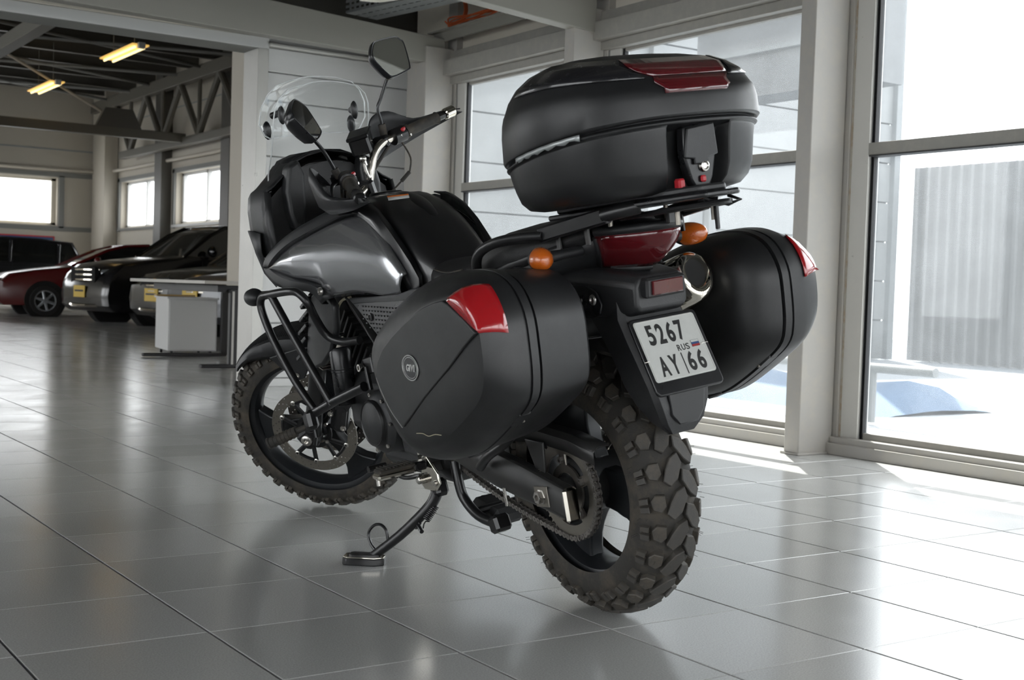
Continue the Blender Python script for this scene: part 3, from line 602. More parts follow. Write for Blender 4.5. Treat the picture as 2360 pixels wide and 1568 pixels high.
# ---------------------------------------------------------------- wheels and tyres
def wheel(front):
    pf = ('front' if front else 'rear')
    R0 = .334 if front else .327
    if front: rc, yc, arc0, Rim, half, N = .056, .0, .266, .254, .040, 38
    else: rc, yc, arc0, Rim, half, N = .0785, .0, .2335, .2285, .056, 26
    WM = (STM @ Matrix.Translation((1.555, 0, .325))) if front else Matrix.Translation((0, 0, .327))
    # tyre
    prof = []
    for k in range(25):
        a = math.radians(-108+216*k/24); ys = .98 if not front else .97
        prof.append((arc0+rc*math.cos(a), ys*rc*math.sin(a)))
    prof = [(Rim-.004, -half+.004), (Rim+.004, -half+.001)]+prof+[(Rim+.004, half-.001), (Rim-.004, half-.004)]
    o = G().lathe(prof, 96).ob(pf+'_tyre', 'rubber', bike, mx=WM, smooth=60)
    def sp(w, h):           # point on the tread at arc position w, height h
        a = w/rc; return (arc0+(rc+h)*math.cos(a), .98*(rc+h)*math.sin(a))
    def block(poly, h, inset=.0022, base=-.001):
        g = G(); cu = sum(p[0] for p in poly)/len(poly); cw = sum(p[1] for p in poly)/len(poly); n = len(poly); rings = []
        for hh, ins in ((base, -.0012), (h-.0018, 0), (h, inset)):
            ring = []
            for u, w_ in poly:
                L = math.hypot(u-cu, w_-cw); k = (L-ins)/L; uu = cu+(u-cu)*k; ww = cw+(w_-cw)*k
                r, y = sp(ww, hh); th = uu/(arc0+rc); ring.append((r*math.cos(th), y, r*math.sin(th)))
            rings.append(ring)
        g.loft(rings); return g.mesh('tread_block', 'tread_rubber', smooth=30)
    if front:
        c = 1; K = [([(-.020, .002), (-.004, .001), (.008, .010), (.013, .024), (-.002, .027), (-.014, .016)], .010),
                    ([(-.018, .031), (.006, .030), (.010, .046), (-.004, .052), (-.016, .047)], .010),
                    ([(.002, .056), (.014, .053), (.016, .071), (.004, .073)], .009), ([(-.014, .056), (-.001, .057), (.001, .073), (-.012, .072)], .009)]
    else:
        K = [([(-.034, .001), (-.010, -.004), (.022, .012), (.036, .030), (.022, .043), (-.004, .034), (-.026, .020)], .0145),
             ([(-.022, .045), (.004, .044), (.018, .054), (.012, .070), (-.010, .074), (-.024, .064)], .014),
             ([(.004, .080), (.020, .078), (.023, .098), (.006, .101)], .012), ([(-.018, .081), (-.002, .081), (.001, .101), (-.015, .101)], .012)]
    for s in (1, -1):
        ms = [block([(u, w_*s) for u, w_ in (p if s > 0 else reversed(p))], h) for p, h in K]
        for i in range(N):
            rot = Matrix.Rotation(2*PI*(i+(0 if s > 0 else .5))/N, 4, 'Y')
            for me in ms: inst(me, 'tread_block', rot, o)
    if not front:
        hg = G()
        for k in range(150):
            th = random.random()*2*PI; w_ = random.choice((-1, 1))*random.uniform(.052, .112); r, y = sp(w_, .012 if abs(w_) < .1 else .004); r2, y2 = sp(w_*1.02, .022)
            p0 = Vector((r*math.cos(th), y, r*math.sin(th))); p1 = Vector((r2*math.cos(th+.01), y2, r2*math.sin(th+.01))); hg.tube([p0, p1], .0006, 3)
        hg.ob('moulding_hairs', 'rubber', o, kind='stuff')
    # rim
    h = half; rp = [(Rim, h), (Rim+.0015, h-.003), (Rim, h-.007), (Rim-.013, h-.009), (Rim-.022, h-.02), (Rim-.026, 0), (Rim-.022, -h+.02), (Rim-.013, -h+.009), (Rim, -h+.007), (Rim+.0015, -h+.003), (Rim, -h), (Rim-.006, -h+.001),
                    (Rim-.020, -h+.006), (Rim-.030, -h+.024), (Rim-.034, 0), (Rim-.030, h-.024), (Rim-.020, h-.006), (Rim-.006, h-.001)]
    rim = G().lathe(rp, 96, closedprof=True).ob(pf+'_rim', 'rim_black', bike, mx=WM, smooth=30)
    ra = Rim-.033
    for k in range(3):
        a0 = (math.radians(5) if front else math.radians(186))+k*2*PI/3; pts = []; top = []
        prof2 = [(.045, .036), (.07, .027), (.11, .024), (.15, .030), (.18, .044), (ra-.012, .068), (ra+.004, .092)]
        if not front: prof2 = [(.045, .050), (.07, .050), (.10, .052), (.13, .058), (.16, .072), (ra-.010, .092), (ra+.004, .110)]
        pl = [(r, w_) for r, w_ in prof2]+[(r, -w_) for r, w_ in reversed(prof2)]
        poly = [(r*math.cos(a0)-w_*math.sin(a0), r*math.sin(a0)+w_*math.cos(a0)) for r, w_ in pl]
        g = G().prism(poly, -.021, .021); g.ob('spoke', 'rim_black', rim, bev=.006, seg=2)
    G().lathe([(0, -.055), (.03, -.055), (.034, -.05), (.042, -.03), (.046, 0), (.042, .03), (.034, .05), (.03, .055), (0, .055)], 28).ob('hub', 'rim_black', rim)
    return WM, rim
WR, rrim = wheel(False); WF, frim = wheel(True)
def disc(name, WMx, R, y, s):
    """perforated floating disc: ring with real holes, carrier, rivets"""
    g = G(); n = 180; rr = [R-.034+.034*i/10 for i in range(11)]
    rows = {2: 0, 5: 2, 8: 4}
    for k in range(n):
        a, b_ = 2*PI*k/n, 2*PI*(k+1)/n
        for i in range(10):
            if i in rows and (k+rows[i]+(k//30)*0) % 6 == 0: continue
            vs = [(r*math.cos(t), yy, r*math.sin(t)) for yy in (y-.0022, y+.0022) for r, t in ((rr[i], a), (rr[i+1], a), (rr[i+1], b_), (rr[i], b_))]
            fs = [(0, 1, 2, 3), (7, 6, 5, 4)]
            if i == 0: fs.append((0, 3, 7, 4))
            if i == 9: fs.append((1, 5, 6, 2))
            hl = lambda kk, ii: ii in rows and (kk+rows[ii]) % 6 == 0
            if hl(k+1, i): fs.append((2, 6, 7, 3))
            if hl(k-1, i): fs.append((0, 4, 5, 1))
            if hl(k, i+1): fs.append((1, 5, 6, 2))
            if hl(k, i-1): fs.append((0, 3, 7, 4))
            g.add(vs, fs)
    d = g.ob(name, 'disc_steel', bike, mx=WMx, smooth=30)
    ca = G(); 
    ca.lathe([(.050, y-.003), (.064, y-.003), (.064, y+.004*s), (.050, y+.004*s)], 40, closedprof=True)
    for k in range(5):
        a0 = 2*PI*k/5+.3
        for da in (-.33, .33):
            p0 = Vector((.060*math.cos(a0+da*.5), y, .060*math.sin(a0+da*.5))); p1 = Vector(((R-.036)*math.cos(a0+da*.9), y, (R-.036)*math.sin(a0+da*.9)))
            ca.tube([p0, p1], .0085, 6, flat=(1, .5))
        ca.tube([((R-.038)*math.cos(a0+t*.3), y, (R-.038)*math.sin(a0+t*.3)) for t in (-1, -.5, 0, .5, 1)], .006, 6)
    ca.ob('carrier', 'metal_black', d)
    for k in range(10):
        a = 2*PI*(k//2)/5+.3+(-.3 if k % 2 else .3)
        G().lathe([(.0035, -.004), (.009, -.004), (.009, .004), (.006, .006), (.0035, .006)], 12, ((R-.035)*math.cos(a), y, (R-.035)*math.sin(a)), (0, s, 0)).ob('rivet', 'steel', d)
    for k in range(5):
        a = 2*PI*k/5+.3; bolt(G(), (.057*math.cos(a), y+.004*s, .057*math.sin(a)), (0, s, 0), .007, .005).ob('bolt', 'steel', d)
disc('front_brake_disc', WF, .155, .066, 1); disc('front_brake_disc', WF, .155, -.066, -1); disc('rear_brake_disc', WR, .118, -.085, -1)
# ---------------------------------------------------------------- front fork and brakes
FA = Vector((-.438371, 0, .898794))
def fk(t, y, off=0): return Vector((1.545+.0, y, .325))+FA*t+Vector((.899, 0, .438))*off
for s in (1, -1):
    y = .103*s
    g = G().tube([fk(-.03, y), fk(.02, y), fk(.08, y), fk(.27, y), fk(.30, y)], [.026, .031, .029, .029, .031], 20)
    o = PS('fork_leg', g, 'metal_black')
    PS('stanchion', G().cyl(fk(.30, y), fk(.78, y), .0215, 20), 'steel', o)
    PS('dust_seal', G().cyl(fk(.297, y), fk(.318, y), .033, 20), 'rubber', o)
    PS('axle_clamp', G().box(fk(0, y)+Vector((.01, 0, 0)), (.075, .05, .07), (0, math.radians(26), 0), .012), 'metal_black', o)
    PS('axle_end', G().lathe([(0, 0), (.019, 0), (.019, .010), (.013, .014), (.009, .014), (.009, .006), (0, .006)], 16, (1.555, y+.024*s, .325), (0, s, 0)), 'steel', o)
    # caliper behind the leg
    c = fk(.10, .09*s)-Vector((.899, 0, .438))*.088
    g = G().box(c, (.06, .052, .115), (0, -math.radians(26), 0), .016); g.box(c+Vector((-.006, .02*s, 0)), (.042, .03, .09), (0, -math.radians(26), 0), .012)
    ca = PS('brake_caliper', g, 'metal_black')
    g = G(); bolt(g, c+Vector((.012, .034*s, .03)), (0, s, 0), .010, .006); bolt(g, c+Vector((-.012, .034*s, -.03)), (0, s, 0), .010, .006); PS('caliper_bolt', g, 'steel', ca)
    g = G().cyl(c+Vector((-.03, .01*s, .05)), c+Vector((-.03, .01*s, .075)), .009, 10); PS('hose_banjo', g, 'steel', ca)
    g = G().tube([c+Vector((-.03, .01*s, .07)), fk(.25, .07*s)-Vector((.05, 0, 0)), fk(.40, .08*s)-Vector((.02, 0, 0)), fk(.6, .06*s)], .0055, 8, sm=6); PS('brake_hose', g, 'rubber')
PS('axle', G().cyl((1.555, -.1, .325), (1.555, .1, .325), .012, 14), 'steel')
for t, nm in ((.64, 'lower_triple_clamp'), (.80, 'upper_triple_clamp')):
    g = G(); c = fk(t, 0, -.02); g.box(c, (.09, .25, .035), (0, math.radians(26-0), 0), .012)
    PS(nm, g, 'frame_dark')
PS('fork_brace', G().box(fk(.385, 0, .0)+Vector((-.01, 0, 0)), (.03, .2, .05), (0, math.radians(26), 0), .008), 'plastic')
# front fender: lofted arc over the tyre
g = G(); secs = []
for i in range(21):
    t = i/20; a = math.radians(48+80*t); w_ = .022+.056*min(1, t*2.6)**.6; r = .350+.012*math.sin(PI*min(1, t*1.1)); sk = (.006+.064*min(1, t*1.9)**1.2) if t < .7 else .070*(1-(t-.7)*1.3)
    ring = []
    for j in range(13):
        u = -1+2*j/12; au = abs(u)
        if au < .7: yy = w_*u/.7; rr2 = r-.012*(au/.7)**2
        else: q = (au-.7)/.3; yy = math.copysign(w_+.006*math.sin(PI*q), u); rr2 = r-.012-sk*q
        ring.append((1.555+rr2*math.cos(a), yy, .325+rr2*math.sin(a)))
    secs.append(ring)
g.loft(secs, closed=False, cap=False)
ff = PS('front_fender', g, 'plastic', solid=.003, smooth=50)
g = G()
for i in range(4, 60):
    t = i/64; a = math.radians(48+80*t); w_ = .018+.042*min(1, t*2.6)**.6; r = .350+.012*math.sin(PI*min(1, t*1.1))+.0005
    g.tube([(1.555+(r-.006*q*q)*math.cos(a), w_*q, .325+(r-.006*q*q)*math.sin(a)) for q in (-1, -.6, 0, .6, 1)], .0016, 4)
g.xf(STM); g.ob('fender_ribs', 'plastic', ff, kind='stuff')
for s in (1, -1):
    g = G().prism([(1.600, .625), (1.48, .64), (1.475, .56), (1.50, .53), (1.535, .525), (1.55, .55)], .082*s, .088*s); PS('fender_stay', g, 'plastic', ff, bev=.003)
    PS('fender_bolt', bolt(G(), (1.520, .088*s, .548), (0, s, 0), .009, .005), 'steel', ff)
# ---------------------------------------------------------------- handlebar group
hbp = [(.935, 1.176, .385), (.99, 1.176, .30), (1.035, 1.182, .215), (1.065, 1.183, .165), (1.085, 1.165, .125), (1.100, 1.125, .095), (1.112, 1.090, .07), (1.115, 1.080, 0)]
pts = [(x, -y, z) for x, z, y in hbp]+[(x, y, z) for x, z, y in reversed(hbp[:-1])]
hb = PS('handlebar', G().tube(pts, .0125, 14, sm=5), 'bar_metal')
for s in (1, -1): PS('riser_clamp', G().box((1.115, .05*s, 1.075), (.05, .035, .055), None, .008), 'metal_black', hb)
def bp(y):       # bar point at lateral |y| on the outer straight part
    t = (abs(y)-.215)/(.385-.215); return Vector((1.035-.10*t, y, 1.182-.006*t))
for s in (1, -1):
    a, b_ = bp(.245*s), bp(.365*s)
    g = G().tube([a, a.lerp(b_, .1), a.lerp(b_, .12), a.lerp(b_, .5), a.lerp(b_, .95), b_], [.022, .022, .0175, .0185, .0175, .021], 20); gr = PS('grip', g, 'rubber', hb, smooth=50)
    PS('bar_end_clamp', G().cyl(bp(.366*s), bp(.392*s), .0135, 16), 'metal_black', hb)
    PS('bar_end', G().cyl(bp(.395*s), bp(.432*s), .0185, 20, ch=.004), 'chrome' if s < 0 else 'metal_black', hb)
    sw = PS('switch_housing', G().tube([bp(.198*s), bp(.2*s), bp(.24*s), bp(.243*s)], [.018, .026, .027, .02], 14), 'metal_black', hb)
    PS('red_switch', G().box(bp(.222*s)+Vector((-.022, 0, .015)), (.012, .022, .012), None, .003), 'switch_red', sw)
    g = G(); bolt(g, bp(.205*s)+Vector((-.027, 0, 0)), (-1, 0, 0), .004, .003); bolt(g, bp(.235*s)+Vector((-.027, 0, -.01)), (-1, 0, 0), .004, .003); PS('screw', g, 'steel', sw)
    # lever
    g = G().tube([bp(.19*s)+Vector((.03, 0, 0)), bp(.23*s)+Vector((.055, 0, -.005)), bp(.30*s)+Vector((.068, 0, -.01)), bp(.38*s)+Vector((.072, 0, -.006))], [.009, .007, .006, .008], 8, sm=4, flat=(1, .7)); PS('lever', g, 'metal_black', hb)
    PS('lever_clamp', G().box(bp(.178*s)+Vector((.018, 0, 0)), (.055, .03, .035), None, .007), 'metal_black', hb)
    # hand guard shell
    path = [(-.005, .435, -.004, -.016), (.050, .425, .004, -.030), (.100, .37, .014, -.045), (.120, .315, .068, -.055), (.120, .26, .075, -.060), (.098, .21, .045, -.058), (.07, .175, -.01, -.055)]
    secs = []
    pc = cr([(p[0], p[1], 0) for p in path], 4); hc = cr([(p[2], p[3], 0) for p in path], 4)
    for q, hh in zip(pc, hc):
        c = Vector((1.035-(q.y-.215)*.59+q.x*1.0, q.y*s, 1.178)); up_, dn = hh.x, hh.y
        secs.append([c+Vector((-.016, 0, up_)), c+Vector((.0, 0, up_*.55)), c, c+Vector((-.002, 0, dn*.6)), c+Vector((-.022, 0, dn))])
    g = G().loft(secs, closed=False, cap=False); PS('hand_guard', g, 'plastic', hb, solid=.004, smooth=60)
# front brake reservoir and clutch perch
c = bp(-.165)
rs = PS('brake_reservoir', G().box(c+Vector((.055, .035, .02)), (.065, .11, .058), (0, 0, .3), .008), 'metal_black')
PS('reservoir_cap', G().box(c+Vector((.055, .035, .05)), (.072, .118, .012), (0, 0, .3), .003), 'metal_black', rs)
PS('sight_glass', G().lathe([(0, 0), (.012, 0), (.012, .004), (.009, .004), (.009, .002), (0, .002)], 14, c+Vector((.025, .03, .02)), (-1, -.3, 0)), 'steel', rs)
g = G(); b0 = c+Vector((.045, .085, -.02)); g.cyl(b0, b0+Vector((0, 0, -.02)), .009, 12); g.ball(b0+Vector((0, 0, .002)), .012)
g.tube([b0, b0+Vector((.0, .01, -.035)), b0+Vector((-.005, .012, -.06))], [.005, .007, .005], 8)
PS('banjo_fitting', g, 'steel', rs)
g = G().tube([b0+Vector((-.005, .012, -.06)), b0+Vector((.01, .02, -.12)), (1.2, -.06, .98)], .006, 8, sm=5).tube([bp(-.19)+Vector((.01, 0, -.02)), (1.10, -.13, 1.12), (1.16, -.09, 1.06), (1.22, -.05, .98)], .006, 8, sm=5)
g.tube([bp(.18)+Vector((.02, 0, -.02)), (1.12, .13, 1.10), (1.2, .06, 1.0)], .006, 8, sm=5).tube([bp(.2)+Vector((.01, 0, -.02)), (1.10, .15, 1.10), (1.14, .10, 1.02), (1.1, .06, .95)], .006, 8, sm=5).tube([bp(.2)+Vector((-.02, 0, -.015)), (1.06, .17, 1.12), (1.07, .12, 1.05), (1.05, .07, 1.0)], .0045, 8, sm=5)
PS('control_cables', g, 'rubber')
g = G().tube([bp(-.225)+Vector((-.0, 0, -.025)), (1.02, -.23, 1.10), (1.03, -.21, 1.06)], .003, 6, sm=5).tube([(1.03, -.21, 1.06), (1.06, -.19, 1.04)], .0065, 8).tube([(1.06, -.19, 1.04), (1.10, -.16, 1.02), (1.15, -.13, 1.03)], .003, 6, sm=5)
PS('switch_lead', g, 'rubber')
# mirrors
def mirror(s, base, bend, head, n):
    g = G().tube(base+bend, .0055, 10, sm=4); st = PS('mirror_stem', g, 'metal_black')
    g = G().cyl(base[0], Vector(base[0]).lerp(Vector(base[1]), .8), .012, 12).cyl(Vector(bend[-1])-Vector((0, 0, .012)), Vector(bend[-1])+Vector((0, 0, .03)), .011, 12, r2=.016); PS('stem_boot', g, 'rubber', st)
    n = Vector(n).normalized(); X = Vector((0, 0, 1)).cross(n).normalized(); Z = n.cross(X)
    R3 = Matrix((X, n, Z)).transposed()   # local x = lateral, y = facing, z = up
    out = [(-.082*s, .018), (-.076*s, .036), (-.058*s, .052), (.020*s, .064), (.046*s, .060), (.074*s, .036), (.080*s, .012), (.060*s, -.046), (.040*s, -.060), (-.030*s, -.062), (-.052*s, -.052)]
    oc = [Vector((p.x, 0, p.y)) for p in [Vector((q.x, q.y, 0)) for q in cr([(a, b_, 0) for a, b_ in out], 4, True)]]
    H = Vector(head); f = lambda k, d: [H+R3@Vector((p.x*k, d, p.z*k)) for p in oc]
    o = PS('mirror_shell', G().loft([f(.93, .006), f(.985, .008), f(1, .004), f(.98, -.010), f(.80, -.030), f(.45, -.042), f(.15, -.046)]), 'plastic_smooth', smooth=50)
    PS('mirror_glass', G().loft([f(.92, .0062), f(.92, .0075)]), 'mirror_glass', o, smooth=0)
mirror(-1, [(1.068, -.195, 1.19), (1.062, -.197, 1.245)], [(1.060, -.20, 1.285), (1.045, -.215, 1.31), (1.020, -.235, 1.35), (1.005, -.24, 1.37)], (.975, -.232, 1.425), (-.90, .30, .30))
mirror(1, [(1.068, .195, 1.19), (1.073, .197, 1.225)], [(1.078, .205, 1.27), (1.085, .212, 1.30), (1.09, .222, 1.325), (1.09, .23, 1.34)], (1.085, .245, 1.385), (-.92, -.22, .32))
# ---------------------------------------------------------------- rear end mechanics
def arm(y, name):
    s = 1 if y > 0 else -1
    st = [(.60, .415, .045), (.46, .400, .045), (.36, .385, .046), (.22, .362, .046), (.10, .345, .044), (.0, .330, .040), (-.085, .316, .038)]
    secs = []
    for x, z, h in st:
        yo = y*(1 if x < .3 else 1-(x-.3)*.6); wd = .019
        ring = [(x, yo-wd*s, z-h), (x, yo+wd*.6*s, z-h), (x, yo+wd*s, z-h*.72), (x, yo+wd*s, z+h*.55), (x, yo+wd*.45*s, z+h), (x, yo-wd*s, z+h)]
        secs.append(ring)
    return P(name, G().loft(secs), 'frame_dark', bev=.004)
al = arm(.150, 'swingarm'); ar = arm(-.150, 'swingarm')
for y, o in ((.150, al), (-.150, ar)):
    s = 1 if y > 0 else -1
    P('end_cap', G().box((-.089, y, .316), (.014, .040, .082), (0, .1, 0), .008), 'chrome', o)
    P('adjuster_plate', G().box((.0, y+.021*s, .327), (.055, .004, .050), (0, .12, 0), .001), 'disc_steel', o)
    P('axle_nut', G().lathe([(0, 0), (.019, 0), (.019, .004), (.015, .005), (.015, .016), (.008, .016), (.008, .006), (0, .006)], 6, (0, y+.021*s, .327), (0, s, 0)), 'steel', o)
    P('chain_marker', G().box((.165, y+.0215*s, .300), (.012, .003, .046), (0, .1, 0), .001), 'steel', o)
P('swingarm_bridge', G().box((.40, 0, .43), (.16, .26, .07), (0, .12, 0), .02), 'frame_dark')
P('rear_axle', G().cyl((0, -.17, .327), (0, .17, .327), .011, 12), 'steel')
P('pivot_bolt', G().lathe([(0, 0), (.018, 0), (.018, .008), (.010, .010), (.010, .004), (0, .004)], 12, (.585, .135, .41), (0, 1, 0)), 'steel')
# sprocket carrier and sprocket with teeth and windows
g = G(); n = 47; CY = .094
ring = []
for k in range(n):
    for da, r in ((0, .1155), (.3, .1155), (.42, .1225), (.58, .1225), (.7, .1155)):
        a = 2*PI*(k+da)/n; ring.append((r*math.cos(a), r*math.sin(a)))
inner = [(.088*math.cos(2*PI*k/len(ring)), .088*math.sin(2*PI*k/len(ring))) for k in range(len(ring))]
g.loft([[(x, CY-.003, z) for x, z in ring], [(x, CY+.003, z) for x, z in ring], [(x, CY+.003, z) for x, z in inner], [(x, CY-.003, z) for x, z in inner]], loop=True)
spr = g.ob('rear_sprocket', 'disc_steel', bike, mx=Matrix.Translation((0, 0, .327)))
G().lathe([(.042, CY-.003), (.062, CY-.003), (.062, CY+.003), (.042, CY+.003)], 40, closedprof=True).ob('sprocket_ring', 'disc_steel', spr)
for k in range(5):
    a = 2*PI*k/5+.2; g = G().box((.074*math.cos(a), CY, .074*math.sin(a)), (.036, .0058, .026), (0, -a, 0), .002); g.ob('sprocket_arm', 'disc_steel', spr)
    bolt(G(), (.074*math.cos(a), CY+.003, .074*math.sin(a)), (0, 1, 0), .0095, .010, 6).ob('sprocket_bolt', 'chain_metal', spr)
G().lathe([(.012, -.06), (.068, -.06), (.068, .03), (.074, .05), (.074, .075), (.058, .088), (.034, .092), (.03, .125), (.012, .125)], 36).ob('carrier_hub', 'engine_dark', spr)
P('front_sprocket', G().lathe([(0, CY-.006), (.036, CY-.006), (.038, CY), (.036, CY+.006), (0, CY+.006)], 15, (.60, 0, .385)), 'chain_metal')
# chain of single links
R_, r_ = .119, .038; c2 = Vector((.60, 0, .385)); c1 = Vector((0, 0, .327)); path = []
for k in range(61): a = math.radians(84+(274-84)*k/60); path.append(Vector((R_*math.cos(a), CY, .327+R_*math.sin(a))))
for k in range(1, 30):
    t = k/30; a0 = path[60]; a1 = Vector((.592, CY, .348)); p = a0.lerp(a1, t); p.z -= .018*math.sin(PI*t); path.append(p)
for k in range(15): a = math.radians(-100+180*k/14); path.append(Vector((.60+r_*math.cos(a), CY, .385+r_*math.sin(a))))
for k in range(1, 30):
    t = k/30; path.append(Vector((.605, CY, .423)).lerp(path[0], t)-Vector((0, 0, .006*math.sin(PI*t))))
tot = sum((path[(i+1) % len(path)]-path[i]).length for i in range(len(path))); NL = round(tot/.015875)
pp = resamp(path, NL)
lg = G()
def plate(g, y, r0):
    for c in (-.0079, .0079): g.lathe([(0, -.0008), (r0, -.0008), (r0, .0008), (0, .0008)], 10, (c, y, 0))
    g.box((0, y, 0), (.0159, .0016, r0*1.25))
for y in (-.0085, .0085): plate(lg, y, .0072)
me_a = lg.mesh('chain_link', 'chain_metal', smooth=30)
lg = G()
for y in (-.0065, .0065): plate(lg, y, .0072)
for c in (-.0079, .0079): lg.lathe([(0, -.011), (.0028, -.011), (.0028, .011), (0, .011)], 8, (c, 0, 0)); lg.lathe([(.0028, -.005), (.0051, -.005), (.0051, .005), (.0028, .005)], 8, (c, 0, 0))
me_b = lg.mesh('chain_link', 'chain_metal', smooth=30)
chn = P('drive_chain', G().tube([p for p in pp], .0022, 4, closed=True), 'chain_metal')
for i in range(NL):
    a, b_ = pp[i], pp[(i+1) % NL]; d = (b_-a).normalized(); m = (a+b_)/2
    R3 = Matrix((d, Vector((0, 1, 0)), d.cross(Vector((0, 1, 0))))).transposed().to_4x4()
    inst(me_a if i % 2 else me_b, 'chain_link', Matrix.Translation(m) @ R3, chn)
# chain guard, hugger, inner fender
g = G()
g.loft([[(x, .085, z+.004), (x, .118, z+.004), (x, .132, z-.006), (x, .132, z-.034)] for x, z in ((.26, .452), (.16, .470), (.05, .478), (-.07, .470), (-.17, .452))], closed=False, cap=False)
cgd = P('chain_guard', g, 'frame_dark', solid=.004)
P('guard_bracket', G().prism([(.10, .45), (.02, .45), (.025, .375), (.048, .358), (.062, .378)], .134, .140), 'frame_dark', cgd, bev=.002)
P('guard_bolt', bolt(G(), (.045, .140, .374), (0, 1, 0), .007, .004), 'steel', cgd)
g = G(); secs = []
for k in range(11):
    a = math.radians(28+62*k/10); r = .352
    secs.append([(r*math.cos(a)-.0, .095*q*(1 if abs(q) < 1 else 1.0), .327+(r-(.05 if abs(q) > .9 else .008*q*q))*math.sin(a)) for q in (-1, -.98, -.6, 0, .6, .98, 1)])
P('rear_hugger', g.loft(secs, closed=False, cap=False), 'plastic', solid=.004)
# shock and linkage
g = G().cyl((.33, 0, .40), (.45, 0, .74), .030, 14); sh = P('rear_shock', g, 'engine_dark')
g = G(); g.tube([(.345+.09*t/40+.033*0+math.sin(t*.9)*.042*.94, math.cos(t*.9)*.042, .43+.26*t/60) for t in range(0, 61)], .006, 6); P('shock_spring', g, 'disc_steel', sh)
# ---------------------------------------------------------------- engine, frame, radiator
g = G().box((.86, 0, .46), (.46, .30, .22), (0, .05, 0), .05); g2 = G().box((.74, 0, .33), (.42, .24, .15), None, .04)
en = P('engine_block', g, 'engine_dark', bev=.01); P('oil_sump', g2, 'engine_dark', en, bev=.01)
P('clutch_cover', G().lathe([(0, .040), (.058, .040), (.064, .036), (.068, .026), (.080, .022), (.092, .008), (.095, -.03), (.095, -.06)], 40, (.800, .165, .425)), 'engine_dark', en)
P('cover_ring', G().lathe([(.060, .036), (.066, .040), (.070, .034)], 40, (.800, .165, .425)), 'metal_black', en)
P('sprocket_cover', G().prism([(.56, .33), (.70, .34), (.72, .46), (.66, .53), (.55, .50), (.50, .41)], .10, .165), 'engine_dark', en, bev=.014, seg=3)
P('cover_boss', G().lathe([(0, .01), (.012, .01), (.012, .018), (.022, .018), (.024, 0)], 18, (.685, .163, .485)), 'metal_black', en)
g = G()
for k in range(7):
    a = 2*PI*k/7+.4; bolt(g, (.800+.083*math.cos(a), .186, .425+.083*math.sin(a)), (0, 1, 0), .006, .005)
P('cover_bolts', g, 'steel', en, kind='stuff')
for nm, base, d, L in (('front_cylinder', (1.02, 0, .54), (.72, 0, .69), .22), ('rear_cylinder', (.78, 0, .56), (-.35, 0, .94), .22)):
    g = G(); d = Vector(d).normalized(); b0 = Vector(base); ang = math.atan2(d.x, d.z)
    for k in range(8): g.box(b0+d*(L*k/8), (.16, .20, .010), (0, ang, 0))
    g.box(b0+d*L*.45, (.13, .17, L), (0, ang, 0)); o = P(nm, g, 'engine_dark', en, bev=.002)
P('cam_cover', G().box((1.19, 0, .70), (.12, .20, .15), (0, .8, 0), .03), 'engine_dark', en)
# fuel/oil can shaped accessory on the left with clear hose (scottoiler style)
o = P('oiler_canister', G().lathe([(0, 0), (.030, 0), (.034, .01), (.034, .10), (.0355, .102), (.0355, .108), (.034, .11), (.034, .165), (.028, .175), (.0, .175)], 24, (1.03, .165, .455), (.02, 0, 1)), 'plastic_smooth')
P('canister_neck', G().lathe([(0, 0), (.022, 0), (.022, .008), (.018, .010), (.022, .012), (.022, .022), (.016, .026), (.016, .03), (0, .03)], 20, (1.033, .165, .632), (.02, 0, 1)), 'disc_steel', o)
P('clear_hose', G().tube([(1.035, .165, .66), (1.03, .168, .70), (1.005, .17, .745), (.965, .17, .775), (.915, .165, .785)], .0042, 8, sm=6), 'hose_clear', o)
P('oiler_valve', G().cyl((1.035, .165, .655), (1.035, .165, .682), .008, 10).box((1.03, .165, .672), (.05, .012, .006)), 'metal_black', o)
